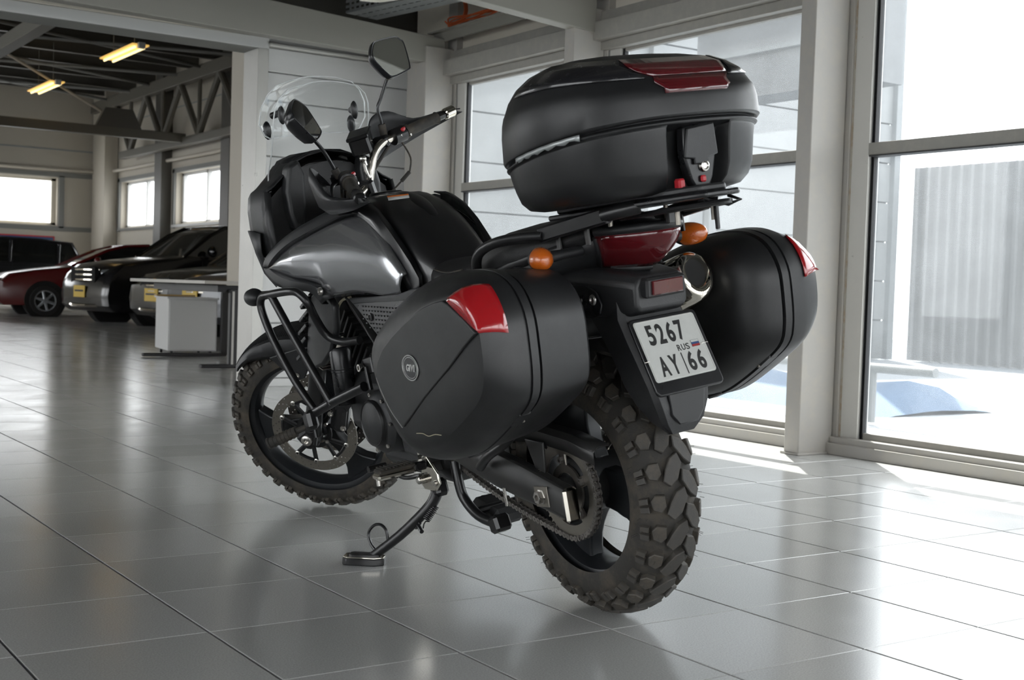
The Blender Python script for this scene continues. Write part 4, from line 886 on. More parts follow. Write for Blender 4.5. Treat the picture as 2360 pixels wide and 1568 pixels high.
# twin spar frame
for s in (1, -1):
    g = G(); secs = []
    for x, y, z, h, ang in ((1.20, .085, .93, .055, 0), (1.08, .125, .865, .06, 0), (.93, .155, .775, .062, 0), (.80, .165, .690, .06, 0), (.69, .16, .585, .055, 0), (.60, .14, .47, .06, 0), (.575, .13, .34, .05, 0)):
        d = Vector((.6, 0, -.8)); nrm = Vector((.72, 0, -.69)) if x > .62 else Vector((1, 0, -.2)); nrm.normalize(); nn = Vector((-nrm.z, 0, nrm.x))
        c = Vector((x, y*s, z)); secs.append([c+nn*h*.8+Vector((0, -.016*s, 0)), c+nn*h*.8+Vector((0, .010*s, 0)), c+nn*h*.55+Vector((0, .018*s, 0)), c-nn*h*.55+Vector((0, .018*s, 0)), c-nn*h*.8+Vector((0, .010*s, 0)), c-nn*h*.8+Vector((0, -.016*s, 0))])
    P('frame_spar', g.loft(secs), 'frame_dark', bev=.004)
    P('side_cover', G().prism([(.90, .785), (.60, .80), (.50, .82), (.38, .83), (.40, .70), (.50, .64), (.62, .60), (.70, .66)], .172*s, .182*s), 'plastic', bev=.006)
    g = G().prism([(.86, .772), (.60, .785), (.42, .80), (.44, .72), (.62, .63), (.70, .665)], .1825*s, .186*s); sc = P('side_cover_grille', g, 'plastic_smooth', bev=.002)
    g = G()
    for i in range(22):
        for j in range(7):
            x = .80-.018*i; z = .765-.012*j
            if z > .63+max(0, (x-.62))*.52 and z < .78+(.80-x)*.07: g.box((x, .187*s, z), (.010, .003, .004))
    P('grille_ribs', g, 'plastic', sc, kind='stuff')
    P('cover_screw', G().lathe([(0, 0), (.012, 0), (.012, .003), (.007, .004), (.005, .001), (0, .001)], 14, (.755, .187*s, .735), (0, s, 0)), 'metal_black', sc)
    P('downtube', G().tube([(.90, .12*s, .70), (.78, .15*s, .60), (.70, .15*s, .54)], .012, 10), 'metal_black')
    # rear subframe tube
    P('subframe_tube', G().tube([(.62, .11*s, .62), (.40, .13*s, .76), (.15, .135*s, .86), (-.12, .12*s, .91)], .016, 12, sm=4), 'metal_black')
rd = P('radiator', G().box((1.27, 0, .66), (.035, .30, .26), (0, -.25, 0), .006), 'metal_black')
g = G()
for k in range(26): g.box((1.25+.0035*(k-13)*.0, 0, .545+k*.0092), (.034, .28, .002), (0, -.25, 0))
P('radiator_fins', g, 'disc_steel', rd, kind='stuff')
for s in (1, -1):
    g = G(); o = P('radiator_shroud', g.prism([(1.065, .815), (1.00, .80), (.965, .76), (.975, .69), (1.03, .62), (1.10, .575), (1.17, .56), (1.21, .60), (1.17, .70), (1.14, .78)], .178*s, .20*s), 'plastic', bev=.008, seg=3)
    for k in range(5):
        z = .60+.042*k; x = 1.235-.02*k; P('shroud_fin', G().box((x, .185*s, z), (.075, .05, .012), (0, .45, 0), .002), 'plastic_smooth', o)
# ---------------------------------------------------------------- crash bars
for s in (1, -1):
    g = G().tube([(1.10, .235*s, .432), (1.165, .265*s, .53), (1.235, .290*s, .66), (1.275, .30*s, .755), (1.262, .30*s, .795), (1.20, .30*s, .806), (1.06, .293*s, .818), (1.01, .285*s, .812), (.985, .27*s, .78), (1.00, .245*s, .73), (1.00, .215*s, .675), (.95, .19*s, .655), (.88, .17*s, .66)], .0125, 14, sm=5)
    cb_ = P('crash_bar', g, 'metal_black')
    P('bar_strut', G().tube([(1.188, .298*s, .803), (1.09, .270*s, .645), (.990, .232*s, .468)], .0125, 14, sm=5), 'metal_black', cb_)
    P('lower_tube', G().tube([(1.125, .250*s, .425), (.98, .228*s, .480), (.835, .195*s, .530)], .0150, 14), 'metal_black', cb_)
    P('bar_bracket', G().box((.815, .188*s, .555), (.012, .012, .07), (0, .2, 0), .002).box((.82, .18*s, .59), (.05, .008, .05), (0, .2, 0), .006), 'metal_black', cb_)
    P('bracket_bolt', bolt(G(), (.845, .188*s, .585), (0, s, 0), .012, .014, 12), 'steel', cb_)
    P('bar_clamp', G().box((1.10, .26*s, .415), (.05, .035, .06), (0, .3, 0), .01), 'metal_black', cb_)
    # folding highway peg
    a, b_ = Vector((1.130, .265*s, .392)), Vector((1.205, .365*s, .350))
    hp = P('highway_peg', G().tube([a, a.lerp(b_, .25), a.lerp(b_, .26), a.lerp(b_, .93), a.lerp(b_, .95), b_], [.009, .010, .0165, .0165, .019, .019], 16), 'rubber')
    g = G()
    for k in range(6): c = a.lerp(b_, .35+.095*k); g.tube([c, c+(b_-a)*.03], .018, 14)
    P('peg_rings', g, 'rubber', hp, kind='stuff')
    P('peg_hanger', G().box((1.12, .255*s, .40), (.03, .03, .05), (0, .3, 0), .006).tube([(1.11, .25*s, .42), (1.10, .25*s, .36), (1.115, .25*s, .335)], .006, 8), 'metal_black', hp)
# ---------------------------------------------------------------- foot pegs, brackets, stands, shifter
for s in (1, -1):
    pl = P('footpeg_bracket', G().prism([(.600, .365), (.565, .372), (.545, .355), (.495, .315), (.490, .285), (.515, .262), (.575, .258), (.60, .275), (.585, .31)], .168*s, .176*s), 'chrome', bev=.003)
    for c in ((.558, .348), (.512, .285), (.575, .285)): P('bracket_bolt', bolt(G(), (c[0], .176*s, c[1]), (0, s, 0), .008, .005), 'steel', pl)
    fp = P('footpeg', G().box((.553, .275*s, .330), (.042, .115, .018), None, .006), 'chrome')
    P('peg_rubber', G().box((.553, .272*s, .3435), (.040, .110, .012), None, .004), 'rubber', fp)
    g = G()
    for k in range(9): g.box((.553, (.228+.011*k)*s, .351), (.038, .004, .005))
    P('peg_ribs', g, 'rubber', fp, kind='stuff')
    P('peg_feeler', G().cyl((.553, .325*s, .328), (.553, .325*s, .306), .006, 10), 'steel', fp)
    P('peg_hinge', G().box((.553, .200*s, .335), (.034, .045, .026), None, .006).cyl((.533, .205*s, .335), (.573, .205*s, .335), .010, 10), 'metal_black', fp)
P('gear_lever', G().tube([(.575, .185, .30), (.65, .195, .285), (.705, .205, .30), (.72, .23, .315)], .0065, 8, sm=4).cyl((.72, .215, .315), (.72, .27, .315), .010, 10), 'metal_black')
P('gear_pivot', G().lathe([(0, 0), (.012, 0), (.012, .018), (.008, .021), (0, .021)], 14, (.575, .176, .288), (0, 1, 0)), 'steel')
# side stand
f1 = Vector((.72, .300, .053))
sd = P('side_stand', G().tube([(.545, .145, .275), (.555, .158, .235), (.575, .180, .200), (.64, .238, .130), (.705, .290, .075), (.722, .303, .056)], [.017, .017, .0155, .0145, .0135, .0135], 14, sm=3), 'metal_black')
P('stand_pivot', G().box((.545, .148, .262), (.05, .04, .05), (0, .3, 0), .01), 'metal_black', sd); P('stand_flange', G().prism([(.595, .19), (.63, .15), (.605, .145), (.58, .165)], .195, .205), 'metal_black', sd, bev=.002)
P('stand_loop', G().tube([(.668, .262, .118), (.672, .262, .145), (.690, .268, .160), (.715, .278, .155), (.733, .288, .132), (.722, .290, .105), (.702, .286, .086)], .0045, 8, sm=5), 'metal_black', sd)
P('spring_pin', G().cyl((.600, .200, .165), (.555, .212, .150), .006, 10), 'metal_black', sd)
g = G(); a, b_ = Vector((.555, .160, .212)), Vector((.560, .200, .168)); d = (b_-a); X = d.cross(Vector((1, 0, 0))).normalized(); Y = d.cross(X).normalized(); pth = []
for k in range(97): t = k/96; pth.append(a+d*(.02+.75*t)+X*math.cos(t*2*PI*9)*.010+Y*math.sin(t*2*PI*9)*.010)
pth += [a+d*.85, b_, b_+Vector((-.004, .006, -.010))]; P('stand_spring', G().tube(pth, .0020, 6), 'metal_black', sd)
Minv = MB_.inverted()
def FLR(x, y, z): return Minv @ Vector((x, y, z))
def flbox(poly, z0, z1): return G().loft([[FLR(x, y, z0) for x, y in poly], [FLR(x, y, z1) for x, y in poly]])
pc = Vector((.640, -.715)); ux = Vector((.52, -.42)).normalized(); uy = Vector((.42, .52)).normalized()
def pq(l, k=1): return [tuple(pc+ux*a*k+uy*b_*k) for a, b_ in l]
pad = [(-.062, -.022), (-.050, -.034), (.030, -.034), (.056, -.016), (.056, .016), (.036, .032), (-.050, .032), (-.062, .022)]
sp_ = P('stand_foot', flbox(pq(pad), .0005, .020), 'metal_black', sd, bev=.002); P('foot_rim', flbox(pq(pad, .97), .020, .024), 'chrome', sd, bev=.001); P('foot_plate', flbox(pq(pad, .72), .024, .029), 'metal_black', sd)
# centre stand / lower stays under the engine
cs = P('centre_stand', G().tube([(.50, .115, .335), (.485, .118, .28), (.47, .115, .235), (.41, .11, .195), (.33, .10, .185), (.30, .10, .195)], .014, 12, sm=4), 'metal_black')
P('stand_tube', G().tube([(.50, -.115, .335), (.485, -.118, .28), (.47, -.115, .235), (.41, -.11, .195), (.33, -.10, .185)], .014, 12, sm=4), 'metal_black', cs)
P('stand_cross', G().cyl((.44, -.11, .2), (.44, .11, .2), .012, 10), 'metal_black', cs)
P('stand_foot', G().box((.315, .105, .19), (.045, .05, .045), (0, .4, 0), .008), 'metal_black', cs); P('stand_foot', G().box((.315, -.105, .19), (.045, .05, .045), (0, .4, 0), .008), 'metal_black', cs)
P('link_casting', G().box((.46, .02, .185), (.14, .10, .05), (0, -.15, 0), .015).cyl((.53, .02, .195), (.40, .06, .17), .020, 12), 'engine_dark', cs)
# exhaust: header run and high muffler on the right
P('exhaust_pipe', G().tube([(1.10, -.05, .50), (1.08, -.10, .36), (.9, -.13, .27), (.62, -.14, .29), (.45, -.16, .42), (.35, -.185, .58)], .024, 14, sm=5), 'disc_steel')
mfl = P('muffler', G().tube([(.36, -.185, .58), (.22, -.190, .66), (.0, -.190, .745), (-.13, -.188, .79)], [.035, .052, .058, .058], 24, sm=4), 'metal_black')
xd = Vector((-.93, .0, .33)).normalized(); c = Vector((-.115, -.188, .784))
up = Vector((0, 1, 0)).cross(xd); up = up if up.z > 0 else -up
def oval(t, a, b_, drop=0): return [c+xd*t+Vector((0, 1, 0))*(a*math.cos(2*PI*k/36))+up*((b_*math.sin(2*PI*k/36))*(1.22 if math.sin(2*PI*k/36) < 0 else 1)-drop) for k in range(36)]
P('muffler_tip', G().loft([oval(-.01, .060, .060), oval(.0, .061, .061), oval(.055, .058, .058), oval(.092, .052, .054), oval(.103, .044, .046), oval(.105, .036, .036), oval(.098, .033, .030, -.004), oval(.075, .031, .028, -.006)], cap=False), 'chrome', mfl, smooth=60)
P('tip_bore', G().loft([oval(.095, .034, .032, -.003), oval(.03, .030, .028, -.004)], cap=True), 'inner_dark', mfl)
P('heat_shield', G().tube([(.30, -.215, .65), (.1, -.235, .735), (-.05, -.238, .79)], .024, 10, sm=4, flat=(1, .3)), 'plastic', mfl)
# ---------------------------------------------------------------- tank, cowls, seat
def ring(x, zt, w, zb, bulge=.0, sh=.6, n=9):
    """closed half-round cross section (y,z) at station x: rounded top, sides down to zb"""
    pts = []
    for k in range(n+1):
        a = PI*k/n; c, s = math.cos(a), math.sin(a)
        pts.append((x, w*math.copysign(abs(c)**sh, c), zb+(zt-zb)*(abs(s)**.55)))
    return pts
g = G(); secs = []
for x, zt, w, zb in ((.50, .865, .075, .80), (.53, .895, .100, .79), (.57, .935, .118, .78), (.62, .978, .130, .77), (.68, 1.020, .139, .77), (.75, 1.055, .144, .78), (.82, 1.073, .148, .80), (.90, 1.074, .150, .83), (.98, 1.066, .145, .86), (1.05, 1.050, .125, .90), (1.10, 1.02, .09, .93)):
    secs.append(ring(x, zt, w, zb, n=18))
tank = P('fuel_tank', G().loft(secs), 'tank_black', smooth=60)
P('filler_cap', G().lathe([(0, .004), (.02, .006), (.046, .004), (.05, 0), (.05, -.01)], 28, (.93, 0, 1.075), (.02, 0, 1)), 'metal_black', tank)
P('centre_ridge', G().tube([(.60, 0, .955), (.68, 0, 1.016), (.75, 0, 1.052), (.82, 0, 1.070), (.87, 0, 1.073)], [.004, .010, .012, .010, .004], 8, sm=4, flat=(.5, 2.2)), 'tank_black', tank, smooth=60)
lb = P('warning_label', G().add([(.757, .088, 1.0665), (.722, .038, 1.0665), (.705, .046, 1.0560), (.738, .096, 1.0545)], [(0, 1, 2, 3)]), 'sticker_white', tank, solid=.0008); 
P('orange_band', G().add([(.7575, .0885, 1.0675), (.7225, .0385, 1.0675), (.7165, .041, 1.0640), (.751, .091, 1.0637)], [(0, 1, 2, 3)]), 'sticker_orange', lb, solid=.0008)
def panel_y(x, z):
    """lateral bulge of the side cowl"""
    base = .150+.10*min(1, max(0, (x-.55)/.55))**.9
    if x > 1.15: base -= .10*((x-1.15)/.3)**2*.3
    return base-.62*max(0, z-.90)**1.45*1.9-.9*max(0, .86-z)**1.7
for s in (1, -1):
    Tp = [(1.276, .883), (1.161, .937), (1.042, .979), (.945, 1.010), (.876, 1.024), (.828, 1.026), (.771, 1.012), (.717, .982), (.651, .935), (.610, .892), (.582, .855)]
    Bp = [(1.272, .879), (1.181, .862), (1.081, .846), (1.012, .835), (.968, .820), (.957, .792), (.900, .792), (.830, .800), (.760, .797), (.680, .787), (.600, .781)]
    A = resamp(cr([(a, 0, b_) for a, b_ in Tp], 6), 41, False); Bq = resamp(cr([(a, 0, b_) for a, b_ in Bp], 6), 41, False)
    rows = []
    for j in range(15):
        t = j/14; row = []
        for a, b_ in zip(A, Bq):
            p = a.lerp(b_, t); y = panel_y(p.x, p.z)+.014*math.sin(PI*t)-.010*(1 if j in (0, 14) else 0)
            row.append((p.x, y*s, p.z))
        rows.append(row)
    # fold the rear edge inwards
    sc_ = P('side_cowl', G().loft(rows, closed=False, cap=False), 'tank_grey', solid=.004, smooth=80)
    # matte surround running from the nose along top and bottom
    To = [(1.340, .888), (1.294, .925), (1.179, .980), (1.087, 1.010), (1.000, 1.038), (.925, 1.052), (.870, 1.056)]
    Ti = [(1.262, .884), (1.150, .936), (1.042, .972), (.945, 1.003), (.890, 1.018), (.850, 1.022), (.820, 1.022)]
    a = resamp(cr([(p[0], 0, p[1]) for p in To], 6), 31, False); b_ = resamp(cr([(p[0], 0, p[1]) for p in Ti], 6), 31, False)
    rows = []
    for j in range(6):
        t = j/5; rows.append([((p.lerp(q, t)).x, (panel_y(p.lerp(q, t).x, p.lerp(q, t).z)+(.016 if 0 < j < 5 else (-.004 if j == 5 else 0)))*s, p.lerp(q, t).z) for p, q in zip(a, b_)])
    P('cowl_surround', G().loft(rows, closed=False, cap=False), 'plastic', solid=.004, smooth=60)
    To = [(1.262, .884), (1.170, .866), (1.075, .850), (1.010, .840), (.960, .826), (.935, .790)]
    Ti = [(1.340, .880), (1.300, .842), (1.225, .818), (1.130, .812), (1.030, .806), (.985, .770)]
    a = resamp(cr([(p[0], 0, p[1]) for p in To], 6), 27, False); b_ = resamp(cr([(p[0], 0, p[1]) for p in Ti], 6), 27, False); rows = []
    for j in range(6):
        t = j/5; rows.append([((p.lerp(q, t)).x, (panel_y(p.lerp(q, t).x, p.lerp(q, t).z)+(.014 if 0 < j < 5 else (-.006 if j == 0 else -.01)))*s, p.lerp(q, t).z) for p, q in zip(a, b_)])
    P('cowl_lower_lip', G().loft(rows, closed=False, cap=False), 'plastic', solid=.004, smooth=60)
    P('cowl_bolt', G().lathe([(0, .002), (.005, .002), (.006, .007), (.010, .008), (.0125, .004), (.0125, 0)], 16, (.953, .238*s, .812), (0, s, 0)), 'steel', sc_)
    # black knee strip between grey panel and tank
    rows = []
    for x, z, y in ((.862, 1.052, .135), (.80, 1.048, .138), (.735, 1.018, .140), (.675, .972, .140), (.625, .925, .138), (.585, .878, .132), (.560, .835, .126), (.555, .79, .13)):
        rows.append([(x, (y-.01)*s, z+.012), (x-.010, (y+.006)*s, z+.004), (x+.006, (y+.016)*s, z-.016), (x+.035, (y+.012)*s, z-.035)])
    P('knee_trim', G().loft(rows, closed=False, cap=False), 'tank_black', solid=.004, smooth=60)
# seat
def srings(st): return [[(x, w*math.copysign(abs(math.cos(a))**.7, math.cos(a)), zc+(zt-zc)*max(0, math.sin(a))**.8+(zb-zc)*max(0, -math.sin(a))**.8) for a in [2*PI*k/28 for k in range(28)]] for x, w, zt, zc, zb in st]
seat = P('rider_seat', G().loft(srings([(.585, .040, .84, .82, .79), (.57, .085, .872, .83, .78), (.52, .110, .882, .83, .775), (.45, .135, .878, .83, .77), (.36, .155, .876, .83, .77), (.28, .165, .885, .84, .78), (.23, .160, .905, .85, .80), (.205, .14, .91, .86, .82)])), 'seat_vinyl', smooth=60)
P('seat_seam', G().tube([(.50, .110, .862), (.42, .137, .860), (.34, .155, .860), (.27, .160, .868)], .0025, 6, sm=4), 'rubber', seat)
pil = P('pillion_seat', G().loft(srings([(.235, .10, .90, .87, .84), (.215, .145, .935, .88, .83), (.15, .155, .955, .89, .84), (.06, .150, .968, .90, .85), (-.04, .14, .978, .91, .87), (-.14, .125, .985, .93, .90), (-.19, .10, .98, .94, .92)])), 'seat_vinyl', smooth=60)
P('seat_seam', G().tube([(.21, .150, .915), (.12, .157, .928), (.02, .152, .938), (-.08, .140, .948)], .0025, 6, sm=4), 'red_dark', pil)
# tail cowl with lamp
def tr(x, w, zt, zb, k=.75): return [(x, w*math.copysign(abs(math.cos(a))**k, math.cos(a)), (zt+zb)/2+(zt-zb)/2*math.copysign(abs(math.sin(a))**k, math.sin(a))) for a in [2*PI*j/32 for j in range(32)]]
tail = P('tail_cowl', G().loft([tr(.26, .13, .86, .78), tr(.14, .135, .905, .80), tr(.0, .135, .935, .81), tr(-.12, .108, .955, .845), tr(-.20, .080, .965, .882), tr(-.27, .062, .962, .898), tr(-.31, .045, .956, .905), tr(-.335, .022, .948, .912)]), 'plastic', smooth=60)
# lamp lens: lower rear wrap of the cowl
def tc_(u, v):   # u -1..1 across, v 0 top..1 bottom
    y = .092*u*(1-.62*max(0, v)**1.5); x = -.362+.155*abs(u)**2.1+.075*v*v; z = .942-.078*v+.0-.006*abs(u)
    return (x, y, z)
g = G().loft([[tc_(-1+2*i/20, j/8) for i in range(21)] for j in range(9)], closed=False, cap=False)
tl = P('tail_lamp', g, 'red_dark', solid=.008, smooth=80)
g = G()
for k in range(6): g.tube([Vector(tc_(u, .12+.13*k))+Vector((-.0045, 0, 0)) for u in (-.85, -.7, -.55, -.4, -.3)], .0018, 5)
P('lamp_ribs', g, 'red_lens', tl, kind='stuff')
g = G().tube([Vector(tc_(-1+2*i/20, -.02))+Vector((-.0, 0, .007)) for i in range(21)], .011, 10); P('lamp_hood', g, 'plastic', smooth=60)
g = G().tube([Vector(tc_(u, v))+Vector((.002, 0, -.004)) for u, v in [(-1, 0), (-1, .25), (-1, .5), (-1, .75), (-.95, 1), (-.5, 1.03), (0, 1.05), (.5, 1.03), (.95, 1), (1, .75), (1, .5), (1, .25), (1, 0)]], .007, 8); P('lamp_bezel', g, 'plastic', smooth=60)
# undertail / rear fender: box with lock, reflector housing, plate carrier and mud flap
g = G(); sec = [[(x, y*q, z) for q, z in ((-1, zt-.02), (-.8, zt), (.8, zt), (1, zt-.02), (1, zb+.01), (.85, zb), (-.85, zb), (-1, zb+.01))] for x, y, zt, zb in ((.12, .09, .84, .79), (-.02, .105, .86, .775), (-.14, .105, .86, .755), (-.22, .095, .853, .745), (-.285, .078, .845, .755), (-.305, .072, .84, .765))]
uf = P('rear_fender', g.loft(sec), 'plastic', bev=.008, seg=3)
for s in (1, -1):
    lk = P('lock_panel', G().prism([(-.10, .828), (-.18, .826), (-.212, .812), (-.226, .785), (-.216, .762), (-.185, .752), (-.15, .752), (-.118, .775)], .104*s, .109*s), 'plastic_smooth', uf, bev=.003)
    P('lock_cylinder', G().lathe([(.0, .001), (.004, .001), (.006, .004), (.009, .004), (.012, .001), (.0125, 0)], 20, (-.196, .109*s, .795), (0, s, 0)), 'steel', lk)
    P('panel_bolt', G().lathe([(0, .001), (.004, .003), (.009, .003), (.010, 0)], 14, (-.148, .109*s, .793), (0, s, 0)), 'metal_black', lk)
g = G().box((-.305, .0, .815), (.040, .112, .044), (0, -.06, 0), .005); rf_ = P('reflector_housing', g, 'plastic', uf)
P('rear_reflector', G().box((-.327, .0, .814), (.008, .086, .032), (0, -.06, 0), .002), 'red_dark', rf_)
# plate carrier blade from the fender down to the flap
pn = Vector((-.889, 0, .458)).normalized()         # plate normal
g = G(); secs = []
for z, x0, x1, w_ in ((.80, -.10, -.262, .085), (.75, -.13, -.270, .093), (.70, -.17, -.295, .092), (.65, -.20, -.322, .090), (.60, -.22, -.345, .086), (.555, -.245, -.352, .076), (.515, -.275, -.348, .060), (.488, -.30, -.336, .036)):
    secs.append([(x0, -w_*.6, z+.01), (x0, w_*.6, z+.01), (x0-.03, w_, z), (x1+.012, w_, z), (x1, w_*.86, z), (x1, -w_*.86, z), (x1+.012, -w_, z), (x0-.03, -w_, z)])
pc_ = P('plate_carrier', g.loft(secs), 'plastic', bev=.006, seg=2)
P('flap_inset', G().prism([(.050, .60), (-.058, .60), (-.050, .535), (-.030, .510), (.024, .510), (.044, .535)], -.350, -.356, 'x'), 'plastic_smooth', pc_, bev=.004)
pz = Vector((-.458, 0, -.889)); PC0 = Vector((-.332, .0, .678)); 
def pl(u, v, d=0): return PC0+Vector((0, -1, 0))*u+(-pz)*v*1.0+pn*d          # u to the right as seen from behind, v up
def prect(u0, u1, v0, v1, d0, d1, rc=.008):
    pts = []
    for cx, cy, a0 in ((u1-rc, v1-rc, 0), (u0+rc, v1-rc, 90), (u0+rc, v0+rc, 180), (u1-rc, v0+rc, 270)):
        for k in range(5): a = math.radians(a0+22.5*k); pts.append((cx+rc*math.cos(a), cy+rc*math.sin(a)))
    return G().loft([[pl(u, v, d0) for u, v in pts], [pl(u, v, d1) for u, v in pts]])
PWd, PHt = .0865, .072
P('plate_frame', prect(-PWd-.007, PWd+.011, -PHt-.030, PHt+.009, -.010, -.001, .012), 'plastic_smooth', bev=.003)
plate = P('licence_plate', prect(-PWd, PWd, -PHt, PHt, 0, .002, .007), 'plate_white', bev=.0008)
def ptext(s, u, v, h, name, mt='plate_ink', sx=1.0, wgt=.0):
    cu = bpy.data.curves.new('txt', 'FONT'); cu.body = s; cu.size = 1; cu.extrude = .0; cu.offset = wgt; cu.resolution_u = 4
    to = bpy.data.objects.new('txt', cu); C.objects.link(to); bpy.context.view_layer.update()
    me = bpy.data.meshes.new_from_object(to.evaluated_get(bpy.context.evaluated_depsgraph_get())); bpy.data.objects.remove(to)
    vs = [v_.co.copy() for v_ in me.vertices]; fs = [list(p.vertices) for p in me.polygons]; bpy.data.meshes.remove(me)
    x0 = min(p.x for p in vs); y0 = min(p.y for p in vs); hh = max(p.y for p in vs)-y0; k = h/hh
    return vs, fs, x0, y0, k
def pglyph(s, u, v, h, w, mt='plate_ink', wgt=.03, nm='plate_character'):
    vs, fs, x0, y0, k = ptext(s, u, v, h, nm, wgt=wgt); ww = max(p.x for p in vs)-x0; kx = w/ww
    g = G().add([pl(u+(p.x-x0)*kx, v+(p.y-y0)*k, .0026) for p in vs], fs)
    o = g.ob(nm, mt, plate, smooth=0); md = o.modifiers.new('s', 'SOLIDIFY'); md.thickness = .0008; return o
for i, ch in enumerate('5267'): pglyph(ch, -.062+.0275*i, .012, .048, .0205)
for i, ch in enumerate('AY'): pglyph(ch, -.062+.030*i, -.062, .046, .024)
for i, ch in enumerate('66'): pglyph(ch, .018+.028*i, -.062, .046, .0205)
for i, ch in enumerate('RUS'): pglyph(ch, .0045+.0122*i, -.0115, .0145, .0098, wgt=.01)
for k, m_ in enumerate(('plate_white', 'flag_blue', 'flag_red')): P('flag_stripe', prect(.0465, .0685, .0035-.005*k-.0015, .0085-.005*k-.0015, .0022, .0028, .0002), m_, plate, smooth=0)
P('flag_border', G().tube([pl(u, v, .0026) for u, v in ((.0465, .0072), (.0685, .0072), (.0685, -.0082), (.0465, -.0082))], .0004, 4, closed=True), 'plate_ink', plate)
P('plate_border', G().tube([pl(u, v, .0024) for u, v in ((-.083, .0665), (-.078, .0695), (.078, .0695), (.083, .0665), (.083, .0), (.0775, -.004), (.0775, -.006), (.083, -.010), (.083, -.066), (.078, -.069), (-.078, -.069), (-.083, -.066))], .0009, 6, closed=True), 'sticker_white', plate)
P('plate_divider', G().tube([pl(.0075, -.016, .0026), pl(.0075, -.066, .0026)], .0011, 6), 'plate_ink', plate)
for u, v in ((.080, -.005), (-.082, -.022)): P('plate_tie', G().tube([pl(u-.008, v, .004), pl(u+.003*(1 if u > 0 else -1), v, .0055), pl(u+.014*(1 if u > 0 else -1), v+.001, .001)], .0012, 6), 'steel', plate)
# turn signals
def signal(name, base, tip, r, lens, dirv, lab=None):
    base = Vector(base); tip = Vector(tip); d = (tip-base).normalized()
    o = P(name, G().tube([base, base.lerp(tip, .5), base.lerp(tip, .85)], [r*.42, r*.40, r*.5], 14), 'plastic', smooth=60)
    f = Vector(dirv).normalized(); X = d; Z = f.cross(X).normalized(); Y = Z.cross(X)
    R3 = Matrix((X, f, Z)).transposed()
    def e(t, k): return [tip+d*r*.35+f*t+R3@Vector((r*1.05*k*math.cos(2*PI*j/24), 0, r*.95*k*math.sin(2*PI*j/24))) for j in range(24)]
    P('signal_body', G().loft([e(-r*1.5, .25), e(-r*1.1, .68), e(-r*.5, .93), e(0, 1)]), 'plastic', o, smooth=60)
    P('signal_lens', G().loft([e(0, 1), e(r*.45, .99), e(r*.85, .9), e(r*1.25, .72), e(r*1.5, .45), e(r*1.58, .15)]), lens, o, smooth=60)
signal('rear_turn_signal', (-.15, .095, .905), (-.160, .205, .900), .029, 'amber_lens', (-1, .25, 0))
signal('rear_turn_signal', (-.15, -.095, .905), (-.160, -.205, .906), .029, 'amber_lens', (-1, -.25, 0))
for s in (1, -1): signal('front_turn_signal', (1.30, .20*s, .80), (1.335, .285*s, .795), .030, 'amber_lens', (1, -.35*s, 0))
# ---------------------------------------------------------------- fairing, cluster, screens
def fsec(x, k, zo=0, pts=None):
    base = [(.0, 1.235), (.07, 1.222), (.115, 1.205), (.150, 1.170), (.195, 1.135), (.222, 1.120), (.233, 1.07), (.232, 1.01), (.228, .96), (.218, .915), (.15, .885), (.07, .875), (0, .875)]
    full = base+[(-y, z) for y, z in reversed(base[1:-1])]
    cz = 1.03
    return [(x-(.06*(abs(y)/.25)**2 if x > 1.45 else 0), y*k, cz+(z-cz)*(k if k > .6 else k)+zo) for y, z in full]
g = G().loft([fsec(1.305, .985), fsec(1.33, 1.0), fsec(1.42, 1.0), fsec(1.50, .96, .0), fsec(1.58, .86, -.005), fsec(1.64, .70, -.015), fsec(1.68, .48, -.025), fsec(1.70, .2, -.03)], cap=False)
fair = P('front_fairing', g, 'plastic', solid=.005, smooth=50)
def f2(x, k, dz=0):
    return [(x, y*k, 1.03+(z-1.03)*k+dz) for y, z in ((.0, 1.20), (.09, 1.19), (.13, 1.16), (.18, 1.125), (.210, 1.10), (.218, 1.04), (.216, .97), (.20, .93), (.10, .91), (0, .91), (-.10, .91), (-.20, .93), (-.216, .97), (-.218, 1.04), (-.210, 1.10), (-.18, 1.125), (-.13, 1.16), (-.09, 1.19))]
P('inner_liner', G().loft([f2(1.315, .97), f2(1.37, .93), f2(1.40, .85), f2(1.41, .3)], cap=True), 'plastic', fair, smooth=40)
for s in (1, -1):
    g = G().prism([(.150, 1.19), (.112, 1.21), (.098, 1.16), (.105, 1.06), (.12, .99), (.15, .985), (.165, 1.04), (.168, 1.11)], 1.27, 1.33, 'x')
    g.v = [(x, y*s, z) for x, y, z in g.v]; P('dash_pillar', g, 'plastic', fair, bev=.012, seg=3)
    g = G().loft([[(1.335, .222*s, 1.115), (1.335, .234*s, 1.02), (1.335, .225*s, .93), (1.335, .20*s, .915)], [(1.30, .224*s, 1.118), (1.29, .236*s, 1.02), (1.29, .228*s, .925), (1.29, .20*s, .91)], [(1.29, .213*s, 1.112), (1.28, .222*s, 1.02), (1.28, .215*s, .935), (1.285, .19*s, .922)]], closed=False, cap=False)
    P('fairing_rim', g, 'plastic', fair, solid=.004, smooth=60)
    g = G().loft([[(1.34, .245*s, .99), (1.42, .245*s, 1.0), (1.50, .22*s, 1.0)], [(1.35, .245*s, .93), (1.41, .24*s, .93), (1.49, .21*s, .94)], [(1.36, .225*s, .87), (1.42, .215*s, .86), (1.48, .19*s, .88)], [(1.37, .20*s, .82), (1.42, .18*s, .81), (1.45, .16*s, .83)]], closed=False, cap=False)
    P('chin_panel', g, 'plastic', fair, solid=.005, smooth=60)
    P('headlamp', G().ball((1.60, .075*s, 1.04), .05, 18, 10, (.5, 1, .75)), 'chrome', fair, smooth=60)
